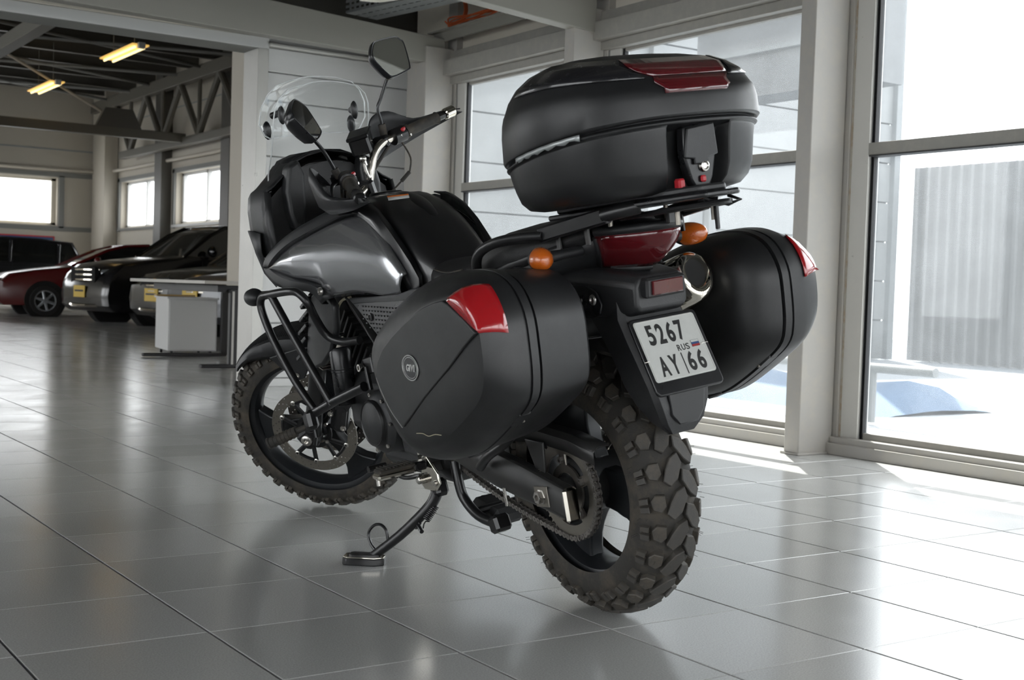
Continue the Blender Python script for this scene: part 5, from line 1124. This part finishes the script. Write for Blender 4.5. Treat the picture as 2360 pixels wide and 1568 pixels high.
cl = P('instrument_cluster', G().loft([[(1.35, .100*math.copysign(abs(math.cos(a))**.6, math.cos(a))-.015, 1.155+.048*math.copysign(abs(math.sin(a))**.6, math.sin(a))) for a in [2*PI*k/28 for k in range(28)]], [(1.42, .108*math.copysign(abs(math.cos(a))**.6, math.cos(a))-.015, 1.165+.052*math.copysign(abs(math.sin(a))**.6, math.sin(a))) for a in [2*PI*k/28 for k in range(28)]]]), 'metal_black', bev=.006)
for yy, rr in ((.035, .034), (-.060, .036)):
    P('gauge_face', G().lathe([(0, .002), (rr, .002), (rr, 0)], 32, (1.348, yy, 1.158), (-1, 0, .12)), 'gauge_face', cl)
    g = G()
    for k in range(11):
        a = math.radians(-130+26*k); g.box((1.3445, yy+rr*.8*math.sin(a), 1.158+rr*.8*math.cos(a)), (.001, .002, .006), (-a, 0, 0))
    P('gauge_ticks', g, 'sticker_white', cl, kind='stuff')
P('warning_light', G().box((1.345, .085, 1.13), (.003, .012, .006)), 'switch_red', cl)
P('cluster_hood', G().loft([[(x, y*k, z) for y, z in ((-.135, 1.175), (-.11, 1.208), (-.06, 1.228), (0, 1.233), (.06, 1.228), (.11, 1.212), (.135, 1.180))] for x, k in ((1.325, 1.0), (1.40, 1.0), (1.46, .96))], closed=False, cap=False), 'plastic_smooth', cl, solid=.006, smooth=60)
def screen(name, st, xo, mt='screen_clear', th=.004):
    """st: list of (z, half width, x at the edge); centre pushed forward"""
    rows = []
    for z, w_, xe in st:
        row = []
        for k in range(17):
            u = -1+k/8; row.append((xe+xo+.085*(1-u*u)*min(1, w_/.16)**2, w_*u, z+.010*(1-u*u)))
        rows.append(row)
    o = P(name, G().loft(rows, closed=False, cap=False), mt, smooth=80)
    edge = [r[0] for r in rows]+rows[-1][1:-1]+[r[-1] for r in reversed(rows)]+list(reversed(rows[0][1:-1]))
    P('edge_highlight', G().tube(edge, .0024, 6, closed=True), 'screen_edge', o, smooth=60)  # whitish line around the sheet, a painted highlight
    return o
ws = screen('windscreen', [(1.085, .165, 1.43), (1.12, .172, 1.405), (1.17, .178, 1.375), (1.23, .172, 1.345), (1.28, .168, 1.325), (1.33, .168, 1.305), (1.37, .163, 1.290), (1.40, .150, 1.278), (1.425, .120, 1.268), (1.436, .07, 1.262)], 0)
sps = screen('screen_spoiler', [(1.285, .150, 1.39), (1.295, .168, 1.385), (1.33, .188, 1.372), (1.38, .182, 1.352), (1.42, .160, 1.337), (1.445, .130, 1.326), (1.458, .08, 1.32)], 0)
for s in (1, -1):
    g = G().loft([[(1.318+dx, (.128+.012*math.cos(a)*k)*s, 1.352+.030*math.sin(a)*k) for a in [2*PI*j/14 for j in range(14)]] for dx, k in ((0, .8), (.004, 1), (.012, .9))])
    o = P('screen_clamp', g, 'metal_black', ws, smooth=60)
    g = G().loft([[(1.395+dx, (.150+.014*math.cos(a)*k)*s, 1.312+.030*math.sin(a)*k) for a in [2*PI*j/14 for j in range(14)]] for dx, k in ((0, .8), (.006, 1), (.014, .9))])
    P('screen_clamp', g, 'plastic_smooth', ws, smooth=60)
    P('clamp_knob', G().cyl((1.33, .13*s, 1.36), (1.37, .14*s, 1.355), .011, 14), 'metal_black', ws)
    P('screen_grommet', G().lathe([(0, 0), (.012, 0), (.014, .010), (.012, .022), (0, .022)], 16, (1.385, .10*s, 1.20), (1, 0, .2)), 'screen_edge', ws)
    P('screen_bolt', G().lathe([(0, .001), (.004, .003), (.009, .003), (.010, 0)], 14, (1.318, .205*s, 1.118), (-.3, .3*s, 1)), 'metal_black', fair)
# ---------------------------------------------------------------- grab rails and rack
for s in (1, -1):
    rl = P('grab_rail', G().tube([(.185, .165*s, .850), (.168, .178*s, .885), (.130, .187*s, .915), (.060, .184*s, .936), (-.026, .172*s, .945), (-.108, .160*s, .946)], .0125, 12, sm=5), 'metal_black')
    P('rail_extrusion', G().box((-.205, .148*s, .966), (.235, .022, .034), (0, .155, .08*s), .004), 'metal_black', rl)
    P('rail_end', G().tube([(-.31, .142*s, .984), (-.345, .13*s, .990), (-.38, .10*s, .996)], .016, 12, sm=4), 'metal_black', rl)
    for x, z in ((-.125, .93), (-.235, .945)): P('rail_tab', G().box((x, .135*s, z), (.014, .006, .05), (0, .1, 0), .001), 'frame_dark', rl)
    rk = P('pannier_frame', G().tube([(.02, .165*s, .868), (-.07, .172*s, .862), (-.085, .185*s, .84), (-.09, .190*s, .72), (-.05, .190*s, .60), (.03, .185*s, .50)], .0085, 10, sm=5), 'metal_black')
    P('frame_stay', G().tube([(.10, .15*s, .82), (-.01, .165*s, .845), (-.075, .172*s, .864)], .013, 10), 'metal_black', rk)
    P('lower_stay', G().tube([(.03, .190*s, .505), (.10, .195*s, .45), (.19, .195*s, .405), (.24, .19*s, .37)], .012, 12, sm=4), 'metal_black', rk)
rp_ = P('rack_plate', G().prism([(-.06, .10), (-.08, .125), (-.36, .125), (-.50, .075), (-.53, .045), (-.53, -.045), (-.50, -.075), (-.36, -.125), (-.08, -.125), (-.06, -.10)], 0, .012, 'z').xf(Matrix.Translation((0, 0, .970)) @ Matrix.Rotation(math.radians(3.6), 4, 'Y')), 'plastic_smooth', bev=.004)
P('rack_rib', G().tube([(-.30, -.09, .972), (-.47, -.06, .985), (-.53, 0, .99), (-.47, .06, .985), (-.30, .09, .972)], .006, 8, sm=4), 'metal_black', rp_)
for x, y in ((-.44, .05), (-.44, -.05), (-.25, .08), (-.25, -.08)): P('rack_bolt', G().cyl((x, y, .985), (x, y, .950), .0055, 8), 'disc_steel', rp_)
P('rack_hook', G().box((-.455, -.045, .960), (.008, .010, .06), None, .002), 'metal_black', rp_); P('rack_hook', G().box((-.40, .03, .968), (.012, .03, .03), None, .002), 'metal_black', rp_)
P('lever_bracket', G().tube([(-.47, .0, 1.0), (-.51, -.03, .982), (-.53, -.045, .99), (-.50, -.04, 1.0)], .004, 6), 'metal_black', rp_)
P('mount_plate', G().prism([(-.10, .115), (-.36, .105), (-.47, .065), (-.50, .035), (-.50, -.035), (-.47, -.065), (-.36, -.105), (-.10, -.115)], 0, .016, 'z').xf(Matrix.Translation((0, 0, .982)) @ Matrix.Rotation(math.radians(3.6), 4, 'Y')), 'plastic', bev=.005)
# ---------------------------------------------------------------- top case
half = [(.030, 0), (.025, .09), (.005, .145), (-.035, .192), (-.09, .232), (-.17, .262), (-.26, .275), (-.335, .268), (-.395, .243), (-.438, .200), (-.468, .145), (-.484, .085), (-.490, .0)]
outl = half+[(x, -y) for x, y in reversed(half[1:-1])]
OC = resamp(cr([(x-.0, y, 0) for x, y in outl], 6, True), 96)
cx0 = -.225
seam = lambda x: 1.104+(-.15-x)*.155
ztop = lambda x: 1.322-.35*(x+.20)**2
zbot = lambda x: .998+(-.1-x)*.055
def tsec(k, zf, rec=0):
    out = []
    for i, p in enumerate(OC):
        x = cx0+(p.x-cx0)*k; y = p.y*k
        if rec and p.x < -.40 and abs(p.y+.0) < .088: x += rec*min(1, (.088-abs(p.y))/.012)
        out.append((x, y, zf(x)))
    return out
tc_base = P('top_case', G().loft([tsec(.72, lambda x: zbot(x)), tsec(.83, lambda x: zbot(x)+.006, .02), tsec(.895, lambda x: zbot(x)+.024, .035), tsec(.93, lambda x: zbot(x)+.05, .035), tsec(.955, lambda x: seam(x)-.02, .035), tsec(.965, lambda x: seam(x)-.006, .03), tsec(.965, lambda x: seam(x), 0), tsec(.99, lambda x: seam(x)+.001), tsec(.99, lambda x: seam(x)+.008), tsec(.955, lambda x: seam(x)+.010), tsec(.95, lambda x: seam(x)+.02)]), 'case_black', smooth=35, bev=.003)
LT = [(0, 1.0), (.04, 1.012), (.30, 1.005), (.42, .993), (.50, .975), (.52, .965), (.64, .925), (.76, .855), (.86, .75), (.93, .62), (.97, .46), (.99, .28), (1.0, .1)]
def lid(t, k, lip=0): return tsec(k, lambda x: seam(x)+.014+lip+(ztop(x)-seam(x)-.014)*t)
P('top_case_lid', G().loft([lid(0, .955)]+[lid(t, k) for t, k in LT]), 'case_black', tc_base, smooth=32, bev=.003)
def lidpt(i, t, off=.003):
    i %= 96; a = int(i); f = i-a; p = OC[a].lerp(OC[(a+1) % 96], f)
    for (t0, k0), (t1, k1) in zip(LT[:-1], LT[1:]):
        if t <= t1: k = k0+(k1-k0)*(t-t0)/(t1-t0); break
    x = cx0+(p.x-cx0)*k; y = p.y*k; z = seam(x)+.014+(ztop(x)-seam(x)-.014)*t
    n = Vector((p.x-cx0, p.y, 0)).normalized()*(1-t*.7)+Vector((0, 0, t)); n.normalize()
    return Vector((x, y, z))+n*off
def idx(xq, yq): return min(range(96), key=lambda i: (OC[i].x-xq)**2+(OC[i].y-yq)**2)
def patch(name, rows_t, i0s, i1s, m_, n=16, off=.003, par=tc_base):
    rows = []
    for t, a, b_ in zip(rows_t, i0s, i1s): rows.append([lidpt(a+(b_-a)*k/n, t, off) for k in range(n+1)])
    return P(name, G().loft(rows, closed=False, cap=False), m_, par, smooth=60, solid=.003)
iL = idx(-.335, .288); iR = idx(-.486, -.085)
i1 = lambda y: idx(-.49+max(0, abs(y)-.08)**1.2*.9, y) if abs(y) < .16 else idx(-.44, y)
patch('case_reflector', (.90, .82, .74, .66), (i1(.165), i1(.155), i1(.135), i1(.115)), (i1(-.15), i1(-.15), i1(-.13), i1(-.10)), 'red_dark')
patch('case_reflector', (.645, .56, .47, .38), (i1(.112), i1(.10), i1(.09), i1(.083)), (i1(-.10), i1(-.09), i1(-.085), i1(-.08)), 'red_dark')
for s in (1, -1):
    e0 = (i1(.175), i1(.165), i1(.145), i1(.13)) if s > 0 else (i1(-.16), i1(-.16), i1(-.14), i1(-.115)); f0 = idx(-.17, .262*s)
    patch('smoked_inlay', (.90, .82, .72, .63), (f0+8*(-s)*0+4*s, f0+2*s, f0, f0), e0, 'case_gloss', 24)
# handle tongue, lock and release buttons at the rear
def rear(y, z, d=0): return Vector((-.452-d, y, z))
g = G().loft([[rear(y, z, .0) for y, z in ((.045, 1.150), (-.035, 1.158), (-.040, 1.085), (-.028, 1.040), (-.012, 1.012), (.018, 1.010), (.034, 1.036), (.048, 1.085))], [rear(y*.94, z, .022) for y, z in ((.045, 1.148), (-.035, 1.156), (-.040, 1.085), (-.028, 1.042), (-.012, 1.016), (.018, 1.014), (.034, 1.040), (.048, 1.085))]])
lt = P('case_latch', g, 'plastic_smooth', tc_base, bev=.004)
P('latch_handle', G().prism([(.040, 1.145), (-.034, 1.153), (-.040, 1.088), (-.012, 1.082), (-.012, 1.072), (.026, 1.070), (.026, 1.082), (.052, 1.085)], -.474, -.482, 'x'), 'plastic', tc_base, bev=.003)
P('case_lock', G().lathe([(0, .004), (.006, .004), (.008, .007), (.011, .006), (.013, 0)], 20, (-.4755, -.002, 1.066), (-1, 0, 0)), 'steel', tc_base)
P('release_button', G().box((-.478, .004, 1.040), (.008, .014, .014), None, .003), 'switch_red', tc_base)
P('red_catch', G().box((-.462, .055, 1.034), (.02, .018, .022), None, .004), 'switch_red', tc_base)
g = G(); iS = idx(-.09, .25)
for k in range(12):
    i = iS-4+k; p = OC[int(i) % 96]; x = cx0+(p.x-cx0)*.985; g.ball((x, p.y*.985, seam(x)+.006+.003*math.sin(k)), .007, 6, 4, (1.6, 1, .7+.4*random.random()))
# ---------------------------------------------------------------- panniers
O2 = [(.295, .690), (.285, .725), (.239, .765), (.156, .812), (.074, .848), (-.009, .875), (-.08, .892), (-.153, .899), (-.225, .893), (-.282, .866), (-.318, .81), (-.325, .74), (-.322, .67), (-.302, .622), (-.24, .575), (-.175, .533), (-.111, .498), (-.06, .48), (-.01, .471), (.055, .465), (.118, .473), (.185, .498), (.228, .545), (.260, .602), (.285, .645)]
O1 = [(.168, .665), (.150, .697), (.114, .730), (.062, .762), (.005, .790), (-.05, .815), (-.097, .833), (-.15, .846), (-.20, .852), (-.262, .842), (-.300, .80), (-.308, .74), (-.300, .68), (-.272, .64), (-.215, .60), (-.155, .565), (-.105, .54), (-.058, .524), (-.01, .514), (.03, .510), (.06, .517), (.088, .537), (.115, .565), (.140, .598), (.158, .632)]
def olerp(t): return [(a[0]+(b_[0]-a[0])*t, a[1]+(b_[1]-a[1])*t) for a, b_ in zip(O2, O1)]
def oscale(o, k, kz=None): cx, cz = -.03, .69; kz = kz or k; return [(cx+(x-cx)*k, cz+(z-cz)*kz) for x, z in o]
def O3(k):   # inner shell, shorter at the front
    return [(max(-.31, min(x, .20)) if k < 1 else x, z) for x, z in oscale(O2, k)]
SECS = [(.196, oscale(O2, .84, .80)), (.204, oscale(O2, .90, .87)), (.215, oscale(O2, .935, .91)), (.300, oscale(O2, .965, .95)), (.345, oscale(O2, .985, .975)), (.346, oscale(O2, .96)), (.352, oscale(O2, .96)), (.353, oscale(O2, .995)), (.372, oscale(O2, 1.0)), (.373, oscale(O2, .985)), (.378, oscale(O2, .985)), (.379, O2), (.415, O2), (.440, olerp(.22)), (.458, olerp(.52)), (.470, olerp(.80)), (.478, olerp(1.0)), (.481, oscale(olerp(1.0), .90)), (.484, oscale(olerp(1.0), .5))]
def psec(y, o, s): 
    c = resamp(cr([(x, 0, z) for x, z in o], 4, True), 100); return [(p.x, y*s, p.z) for p in c]
def fine(lat):
    for (l0, o0), (l1, o1) in zip(SECS[11:-1], SECS[12:]):
        if l0 <= lat <= l1: t = (lat-l0)/(l1-l0); return cr([(a[0]+(b_[0]-a[0])*t, 0, a[1]+(b_[1]-a[1])*t) for a, b_ in zip(o0, o1)], 8, True)
for s in (1, -1):
    inner = SECS[:6] if s > 0 else [(.252, oscale(O2, .60, .62)), (.262, oscale(O2, .74, .76)), (.280, oscale(O2, .86, .87)), (.315, oscale(O2, .95, .95)), (.345, oscale(O2, .985, .975)), (.346, oscale(O2, .96))]
    pn_ = P('pannier', G().loft([psec(y, o, s) for y, o in inner]), 'case_black', smooth=35)
    P('pannier_lid', G().loft([psec(y, o, s) for y, o in SECS[5:]]), 'case_black', pn_, smooth=35)
    # flush cover panel
    face = [(.166, .664), (.148, .697), (.114, .729), (.062, .760), (.005, .788), (-.05, .812), (-.097, .830), (-.15, .843), (-.185, .848), (-.205, .842), (-.262, .812), (-.305, .785), (-.25, .752), (-.178, .702), (-.115, .665), (-.056, .628), (.0, .590), (.057, .553), (.095, .575), (.130, .610), (.152, .638)]
    g = G().loft([[(x, .470*s, z) for x, z in face], [(x, .4845*s, z) for x, z in face], [(-.02+(x+.02)*.985, .4870*s, .70+(z-.70)*.985) for x, z in face]])
    P('lid_cover', g, 'case_black', pn_, bev=.0015)
    # silver pinstripe at the lower front edge
    if s > 0:
        P('silver_trim', G().tube([(.168, .4825, .658), (.150, .484, .630), (.122, .485, .598), (.090, .486, .572), (.060, .4865, .552)], .0014, 6, sm=3), 'badge_silver', pn_)
    # red reflector wrapping from the face to the rear
    rows = []; n = 14
    ch = [Vector((-.200, .4835*s, .846)).lerp(Vector((-.312, .4835*s, .785)), k/n) for k in range(n+1)]; rows.append(ch)
    for lat, s0, s1 in ((.478, 8.0, 10.3), (.470, 8.08, 10.32), (.458, 8.22, 10.36), (.445, 8.42, 10.4), (.432, 8.62, 10.45), (.420, 8.8, 10.5)):
        c = fine(lat); row = []
        for k in range(n+1):
            q = (s0+(s1-s0)*k/n)*8; a = int(q); p = c[a].lerp(c[a+1], q-a); d = Vector((p.x+.03, 0, p.z-.69)).normalized()
            row.append(Vector((p.x, lat*s, p.z))+d*.003+Vector((0, .002*s, 0)))
        rows.append(row)
    P('pannier_reflector', G().loft(rows, closed=False, cap=False), 'red_lens', pn_, solid=.003, smooth=60)
    for x, z, a in ((-.235, .585, .6), (-.05, .487, .35)): P('hinge', G().box((x, .362*s, z), (.055, .035, .022), (0, a, 0), .004), 'plastic', pn_)
    P('case_pin', G().box((-.215, .345*s, .588), (.006, .006, .05), (0, .5, 0), .001), 'disc_steel', pn_)
# oval badge
ba = P('pannier_badge', G().loft([[(-.015+.036*math.cos(a)*.98+(-.0)*math.sin(a), y, .695+.029*math.sin(a)+(-.62*.036*math.cos(a))*-.0) for a in [2*PI*k/40 for k in range(40)]] for y in (.4862, .4885)]), 'plastic_smooth', bpy.data.objects['pannier'])
g = G()
for r1, tb in ((1.0, .0013), (.84, .0007)): g.tube([(-.015+.035*r1*math.cos(a), .4888, .695+.028*r1*math.sin(a)) for a in [2*PI*k/40 for k in range(40)]], tb, 6, closed=True)
P('badge_ring', g, 'badge_silver', bpy.data.objects['pannier'], kind='stuff')
for i, chh in enumerate('GIVI'):
    vs, fs, x0, y0, k = ptext(chh, 0, 0, .016, '', wgt=.04); ww = max(p.x for p in vs)-x0; tw = (.013, .0042, .0125, .0042)[i]; u0 = (-.019, -.0045, .001, .0148)[i]
    g = G().add([(-.015-(u0+(p.x-x0)*tw/ww+.22*(p.y-y0)*k), .4893, .687+(p.y-y0)*k) for p in vs], fs)
    o = P('badge_letter', g, 'badge_silver', bpy.data.objects['pannier'], smooth=0, solid=.0006)
# scratches on the left pannier lid and tape on the top case rim
g = G().tube([(-.0, .4845, .545), (-.03, .4848, .548), (-.055, .4848, .545), (-.085, .4845, .552), (-.11, .4835, .553)], .0009, 4, sm=4); P('scratch', g, 'hose_clear', bpy.data.objects['pannier'])
P('rim_tape', G().loft([[lidpt(idx(-.19, .265)+k*.62, 0, .001+.003*abs(math.sin(k*2.3)))+Vector((0, 0, dz+(.003*math.sin(k*1.9) if dz < -.006 else 0))) for k in range(20)] for dz in (-.001, -.006, -.012)], closed=False, cap=False), 'galv', tc_base, solid=.001)
# ================================================================ far hall furniture and cars
mat('cabinet_white', (.62, .62, .61), .45); mat('desk_top', (.52, .50, .46), .4); mat('desk_black', (.015, .015, .017), .4)
mat('wood_strip', (.40, .27, .10), .5)
dk = thing('office_desk', 'long desk with pale top edge and black T shaped legs beside the column', 'desk', (3.47, 8.02, 0))
G().box((0, .0, .775), (.86, 2.1, .03)).ob('desk_top', 'desk_top', dk, bev=.003)
G().box((.10, -.05, .72), (.72, 1.75, .06)).ob('desk_frame', 'desk_black', dk)
for yy in (-.95, .80):
    lx = -.06 if yy < 0 else .49
    G().box((lx, yy, .37), (.20 if yy < 0 else .08, .05, .70)).ob('leg', 'desk_black', dk, bev=.004)
    G().box((-.02 if yy < 0 else .07, yy, .025), (.80 if yy < 0 else .88, .07, .035)).ob('foot', 'desk_black', dk, bev=.01)
    if yy < 0: G().box((lx-.07, yy-.027, .37), (.02, .004, .66)).ob('leg_trim', 'alu', dk)
cb2 = thing('drawer_cabinet', 'small white pedestal cabinet on castors standing at the far end of the desk', 'cabinet', (3.72, 9.31, 0), math.radians(-9))
G().box((0, 0, .325), (.50, .76, .54)).ob('cabinet_body', 'cabinet_white', cb2, bev=.003)
G().box((.0, -.386, .325), (.48, .012, .52)).ob('cabinet_door', 'cabinet_white', cb2, bev=.003)
G().box((0, 0, .602), (.53, .80, .016)).ob('cabinet_top', 'cabinet_white', cb2)
for a in (-.2, .2):
    for b_ in (-.3, .3): G().cyl((a-.012, b_, .025), (a+.012, b_, .025), .025, 12).box((a, b_, .05), (.02, .02, .01)).ob('castor', 'desk_black', cb2, kind='stuff')
wd = G().box((0, 0, .01), (.42, .10, .018)).ob('wooden_strip', 'wood_strip', loc=(3.66, 9.5, .611)); tag(wd, 'narrow wooden board lying on top of the white cabinet', 'board')
# round yellow-white items at wall: poster strip behind the cars
bn = G().box((0, 0, 0), (5.2, .02, .62)).ob('blue_banner', 'flag_blue', loc=(5.45, 31.55, 1.55)); tag(bn, 'dark blue banner with a red border low on the far wall', 'banner')
G().box((0, -.012, .30), (5.2, .01, .035)).box((2.585, -.012, 0), (.035, .01, .62)).ob('banner_border', 'sticker_orange' if 0 else 'switch_red', bn)
mat('glass_car', (.012, .014, .014), .06, coat=1); mat('tyre_car', (.012, .012, .012), .8); mat('arch', (.006, .006, .006), .9)
mat('lamp_glass', (.35, .37, .38), .12, metal=.7); mat('yellow_plate', (.62, .42, .06), .45); mat('wheel_silver', (.5, .52, .55), .25, metal=.8)
mat('paint_black', (.008, .008, .009), .2, coat=.35); mat('paint_red', (.10, .008, .010), .2, coat=.4); mat('paint_grey', (.07, .07, .068), .25, metal=.5, coat=.4); mat('paint_dark', (.02, .021, .024), .12, coat=1); mat('paint_silver', (.06, .063, .07), .3, metal=.4, coat=.3)
def car(label, paint, x, y, head, L=4.8, Wd=1.9, H=1.76, hood=1.08, gc=.22, suv=True, plate=True, group='cars parked in the far hall', wr=.37, grille=3):
    """x,y: ground contact of the front left wheel; local +x is the nose"""
    fx = L*.5-.92; R3 = Matrix.Rotation(head, 4, 'Z'); off = R3 @ Vector((fx, Wd/2-.12, 0)); c = thing('car', label, 'car', (x-off.x, y-off.y, 0), head, group)
    h = L/2
    body = [(h-.02, gc+.10), (h, .50), (h-.03, .70), (h-.10, hood-.26), (h-.28, hood-.10), (h-.75, hood-.01), (h-1.28, hood+.06), (h-1.50, hood+.10), (0, hood+.12), (-h*.5, hood+.13), (-h+.25, hood+.13), (-h+.06, hood+.02), (-h, .75), (-h+.02, gc+.15), (-h+.12, gc), (h-.14, gc)]
    secs = []
    for t, kx, kz in ((1.0, .955, .93), (.985, .985, .965), (.93, .995, .985), (.75, 1.0, 1.0), (.35, 1.012, 1.012), (0, 1.015, 1.015)):
        secs.append((t, [(px*(kx if abs(px) > h*.6 else 1), gc+(pz-gc)*kz) for px, pz in body]))
    allS = [(t, o) for t, o in secs]+[(-t, o) for t, o in reversed(secs[:-1])]
    G().loft([[(px, t*Wd/2, pz) for px, pz in o] for t, o in allS]).ob('car_body', paint, c, smooth=40)
    wb = hood+.08; ws0 = h-1.42
    if suv: gh = [(ws0, wb), (ws0-.55, wb+.40), (ws0-.85, H-.05), (ws0-1.3, H), (-h*.55, H-.01), (-h+.35, H-.07), (-h+.12, wb)]
    else: gh = [(ws0, wb), (ws0-.70, wb+.34), (ws0-1.05, H-.03), (ws0-1.5, H), (-h*.35, H-.05), (-h+.75, wb+.14), (-h+.45, wb)]
    def gs(k, y, s=1): return [(px+(0 if 1 else 0), y*Wd/2*(1-.16*(pz-wb)/(H-wb)), wb+(pz-wb)*k) for px, pz in gh]
    G().loft([gs(.985, .93), gs(1.0, .80), gs(1.02, .3), gs(1.02, -.3), gs(1.0, -.80), gs(.985, -.93)]).ob('greenhouse', 'glass_car', c, smooth=30)
    g = G()   # roof skin and pillars
    top = [p for p in gh if p[1] > H-.12]
    g.loft([[(px, yy*Wd/2*.84, pz+.012) for px, pz in top] for yy in (1, .6, 0, -.6, -1)], closed=False, cap=False); g.ob('roof', paint, c, solid=.02)
    for s in (1, -1):
        def gp(px, pz, o=.012): return (px, s*(.93*Wd/2*(1-.16*(pz-wb)/(H-wb))+o), wb+(pz-wb)*.985)
        pr = G().tube([gp(*gh[0]), gp(*gh[1]), gp(*gh[2]), gp(*gh[3]), gp(*gh[4]), gp(*gh[5]), gp(*gh[6])], .032, 6); pr.ob('roof_rail_pillar', paint, c)
        for px in (ws0-1.45, ws0-2.5):
            if px > -h+.6: G().tube([gp(px, wb), gp(px-.05, H-.04)], .035, 6).ob('door_pillar', paint, c)
        G().tube([gp(gh[0][0]+.03, wb, .02), gp(-h+.4, wb, .02)], .012, 6).ob('window_trim', 'chrome', c)
        G().ball((ws0-.45, s*(Wd/2+.10), wb+.10), .13, 14, 8, (.55, .9, .75)).ob('door_mirror', paint, c, smooth=60)
        G().box((ws0-.44, s*(Wd/2-.02), wb+.04), (.06, .16, .05)).ob('mirror_arm', 'arch', c)
        for dx in (ws0-1.5, ws0-.32): G().box((dx, s*(Wd/2-.003), .72), (.012, .012, .8)).ob('door_gap', 'arch', c)
        G().box((ws0-1.1, s*(Wd/2+.012), wb-.17), (.20, .02, .035)).ob('door_handle', 'chrome' if suv else paint, c)
        for wx in (fx, -h+.95):
            G().cyl((wx, s*(Wd/2-.22), wr), (wx, s*(Wd/2+.004), wr), wr+.075, 32).ob('wheel_arch', 'arch', c)
            w_ = G().lathe([(wr*.62, .0), (wr*.9, .0), (wr, -.03), (wr, -.2), (wr*.62, -.21)], 36, (wx, s*(Wd/2+.015), wr), (0, s, 0)).ob('car_wheel', 'tyre_car', c)
            G().lathe([(wr*.64, .004), (wr*.58, -.004), (wr*.58, -.10), (0, -.12)], 36, (wx, s*(Wd/2+.012), wr), (0, s, 0)).ob('wheel_well', 'arch', w_)
            rg = G().lathe([(wr*.66, .0), (wr*.66, .012), (wr*.58, .010), (wr*.57, -.02)], 36, (wx, s*(Wd/2+.012), wr), (0, s, 0))
            rg.ob('wheel_rim', 'wheel_silver', w_)
            for k in range(6):
                a = 2*PI*k/6+.3; d = Vector((math.cos(a), 0, math.sin(a))); o_ = Vector((wx, s*(Wd/2+.012), wr))
                G().tube([o_+d*.02, o_+d*wr*.6], [.032, .022], 6, flat=(1, .6)).ob('wheel_spoke', 'wheel_silver', w_)
            G().cyl((wx, s*(Wd/2), wr), (wx, s*(Wd/2+.02), wr), .055, 12).ob('wheel_hub', 'wheel_silver', w_)
        # headlamp wrapping the corner
        hl = [(h-.10, .58), (h-.22, .70), (h-.40, .82), (h-.72, .93)]
        G().loft([[(px, s*Wd/2*ky, z0) for z0 in (hood-.34, hood-.20+dz)] for (px, ky), dz in zip(hl, (0, .02, .03, .02))], closed=False, cap=False).ob('headlamp', 'lamp_glass', c, solid=.05, smooth=60)
        G().ball((h-.30, s*Wd/2*.74, hood-.26), .06, 12, 8).ob('lamp_projector', 'chrome', c)
        G().box((h-.60, s*Wd/2*.90, hood-.245), (.14, .05, .05)).ob('indicator', 'amber_lens', c)
        G().cyl((h-.16, s*Wd/2*.68, .50), (h-.02, s*Wd/2*.68, .50), .055, 14).ob('fog_lamp', 'lamp_glass', c)
    for k in range(grille):
        z = hood-.20-.085*k; g = G().tube([(h-.10, -.48, z), (h-.01+.02, -.25, z), (h+.035, 0, z), (h-.01+.02, .25, z), (h-.10, .48, z)], .022, 6, sm=3); g.ob('grille_bar', 'chrome', c)
    G().box((h-.05, 0, hood-.29), (.08, .95, .26)).ob('grille_back', 'arch', c)
    G().tube([(h-.25, -.80, .34), (h+.01, -.45, .32), (h+.05, 0, .31), (h+.01, .45, .32), (h-.25, .80, .34)], .03, 8, sm=4).ob('lower_chrome', 'chrome', c)
    if plate: G().box((h+.045, 0, .55), (.012, .44, .20)).ob('dealer_plate', 'yellow_plate', c, bev=.003); G().box((h+.052, 0, .56), (.004, .34, .03)).ob('plate_print', 'desk_black', c)
    return c
car('dark red saloon with silver six spoke wheels at the left edge of the far hall', 'paint_red', 5.34, 21.66, math.radians(176), L=4.4, Wd=1.72, H=1.47, hood=.92, suv=False, plate=False, wr=.31, grille=2)
car('black off-road wagon with chrome grille and yellow plate, nose beside the red saloon', 'paint_black', 6.12, 17.5, math.radians(188), L=4.8, Wd=1.9, H=1.80, hood=1.12)
car('grey wagon half hidden behind the desk, next to the black off-road wagon', 'paint_grey', 6.45, 14.8, math.radians(188), L=4.6, Wd=1.85, H=1.62, hood=.98)
car('dark wagon with bright roof line far behind the red saloon', 'paint_dark', 3.7, 26.0, math.radians(180), L=4.6, Wd=1.8, H=1.62, hood=.98, plate=False)
car('car mostly hidden behind the column, only headlamp and yellow plate showing', 'paint_silver', 6.02, 12.0, math.radians(186), L=4.4, Wd=1.8, H=1.50, hood=.92)
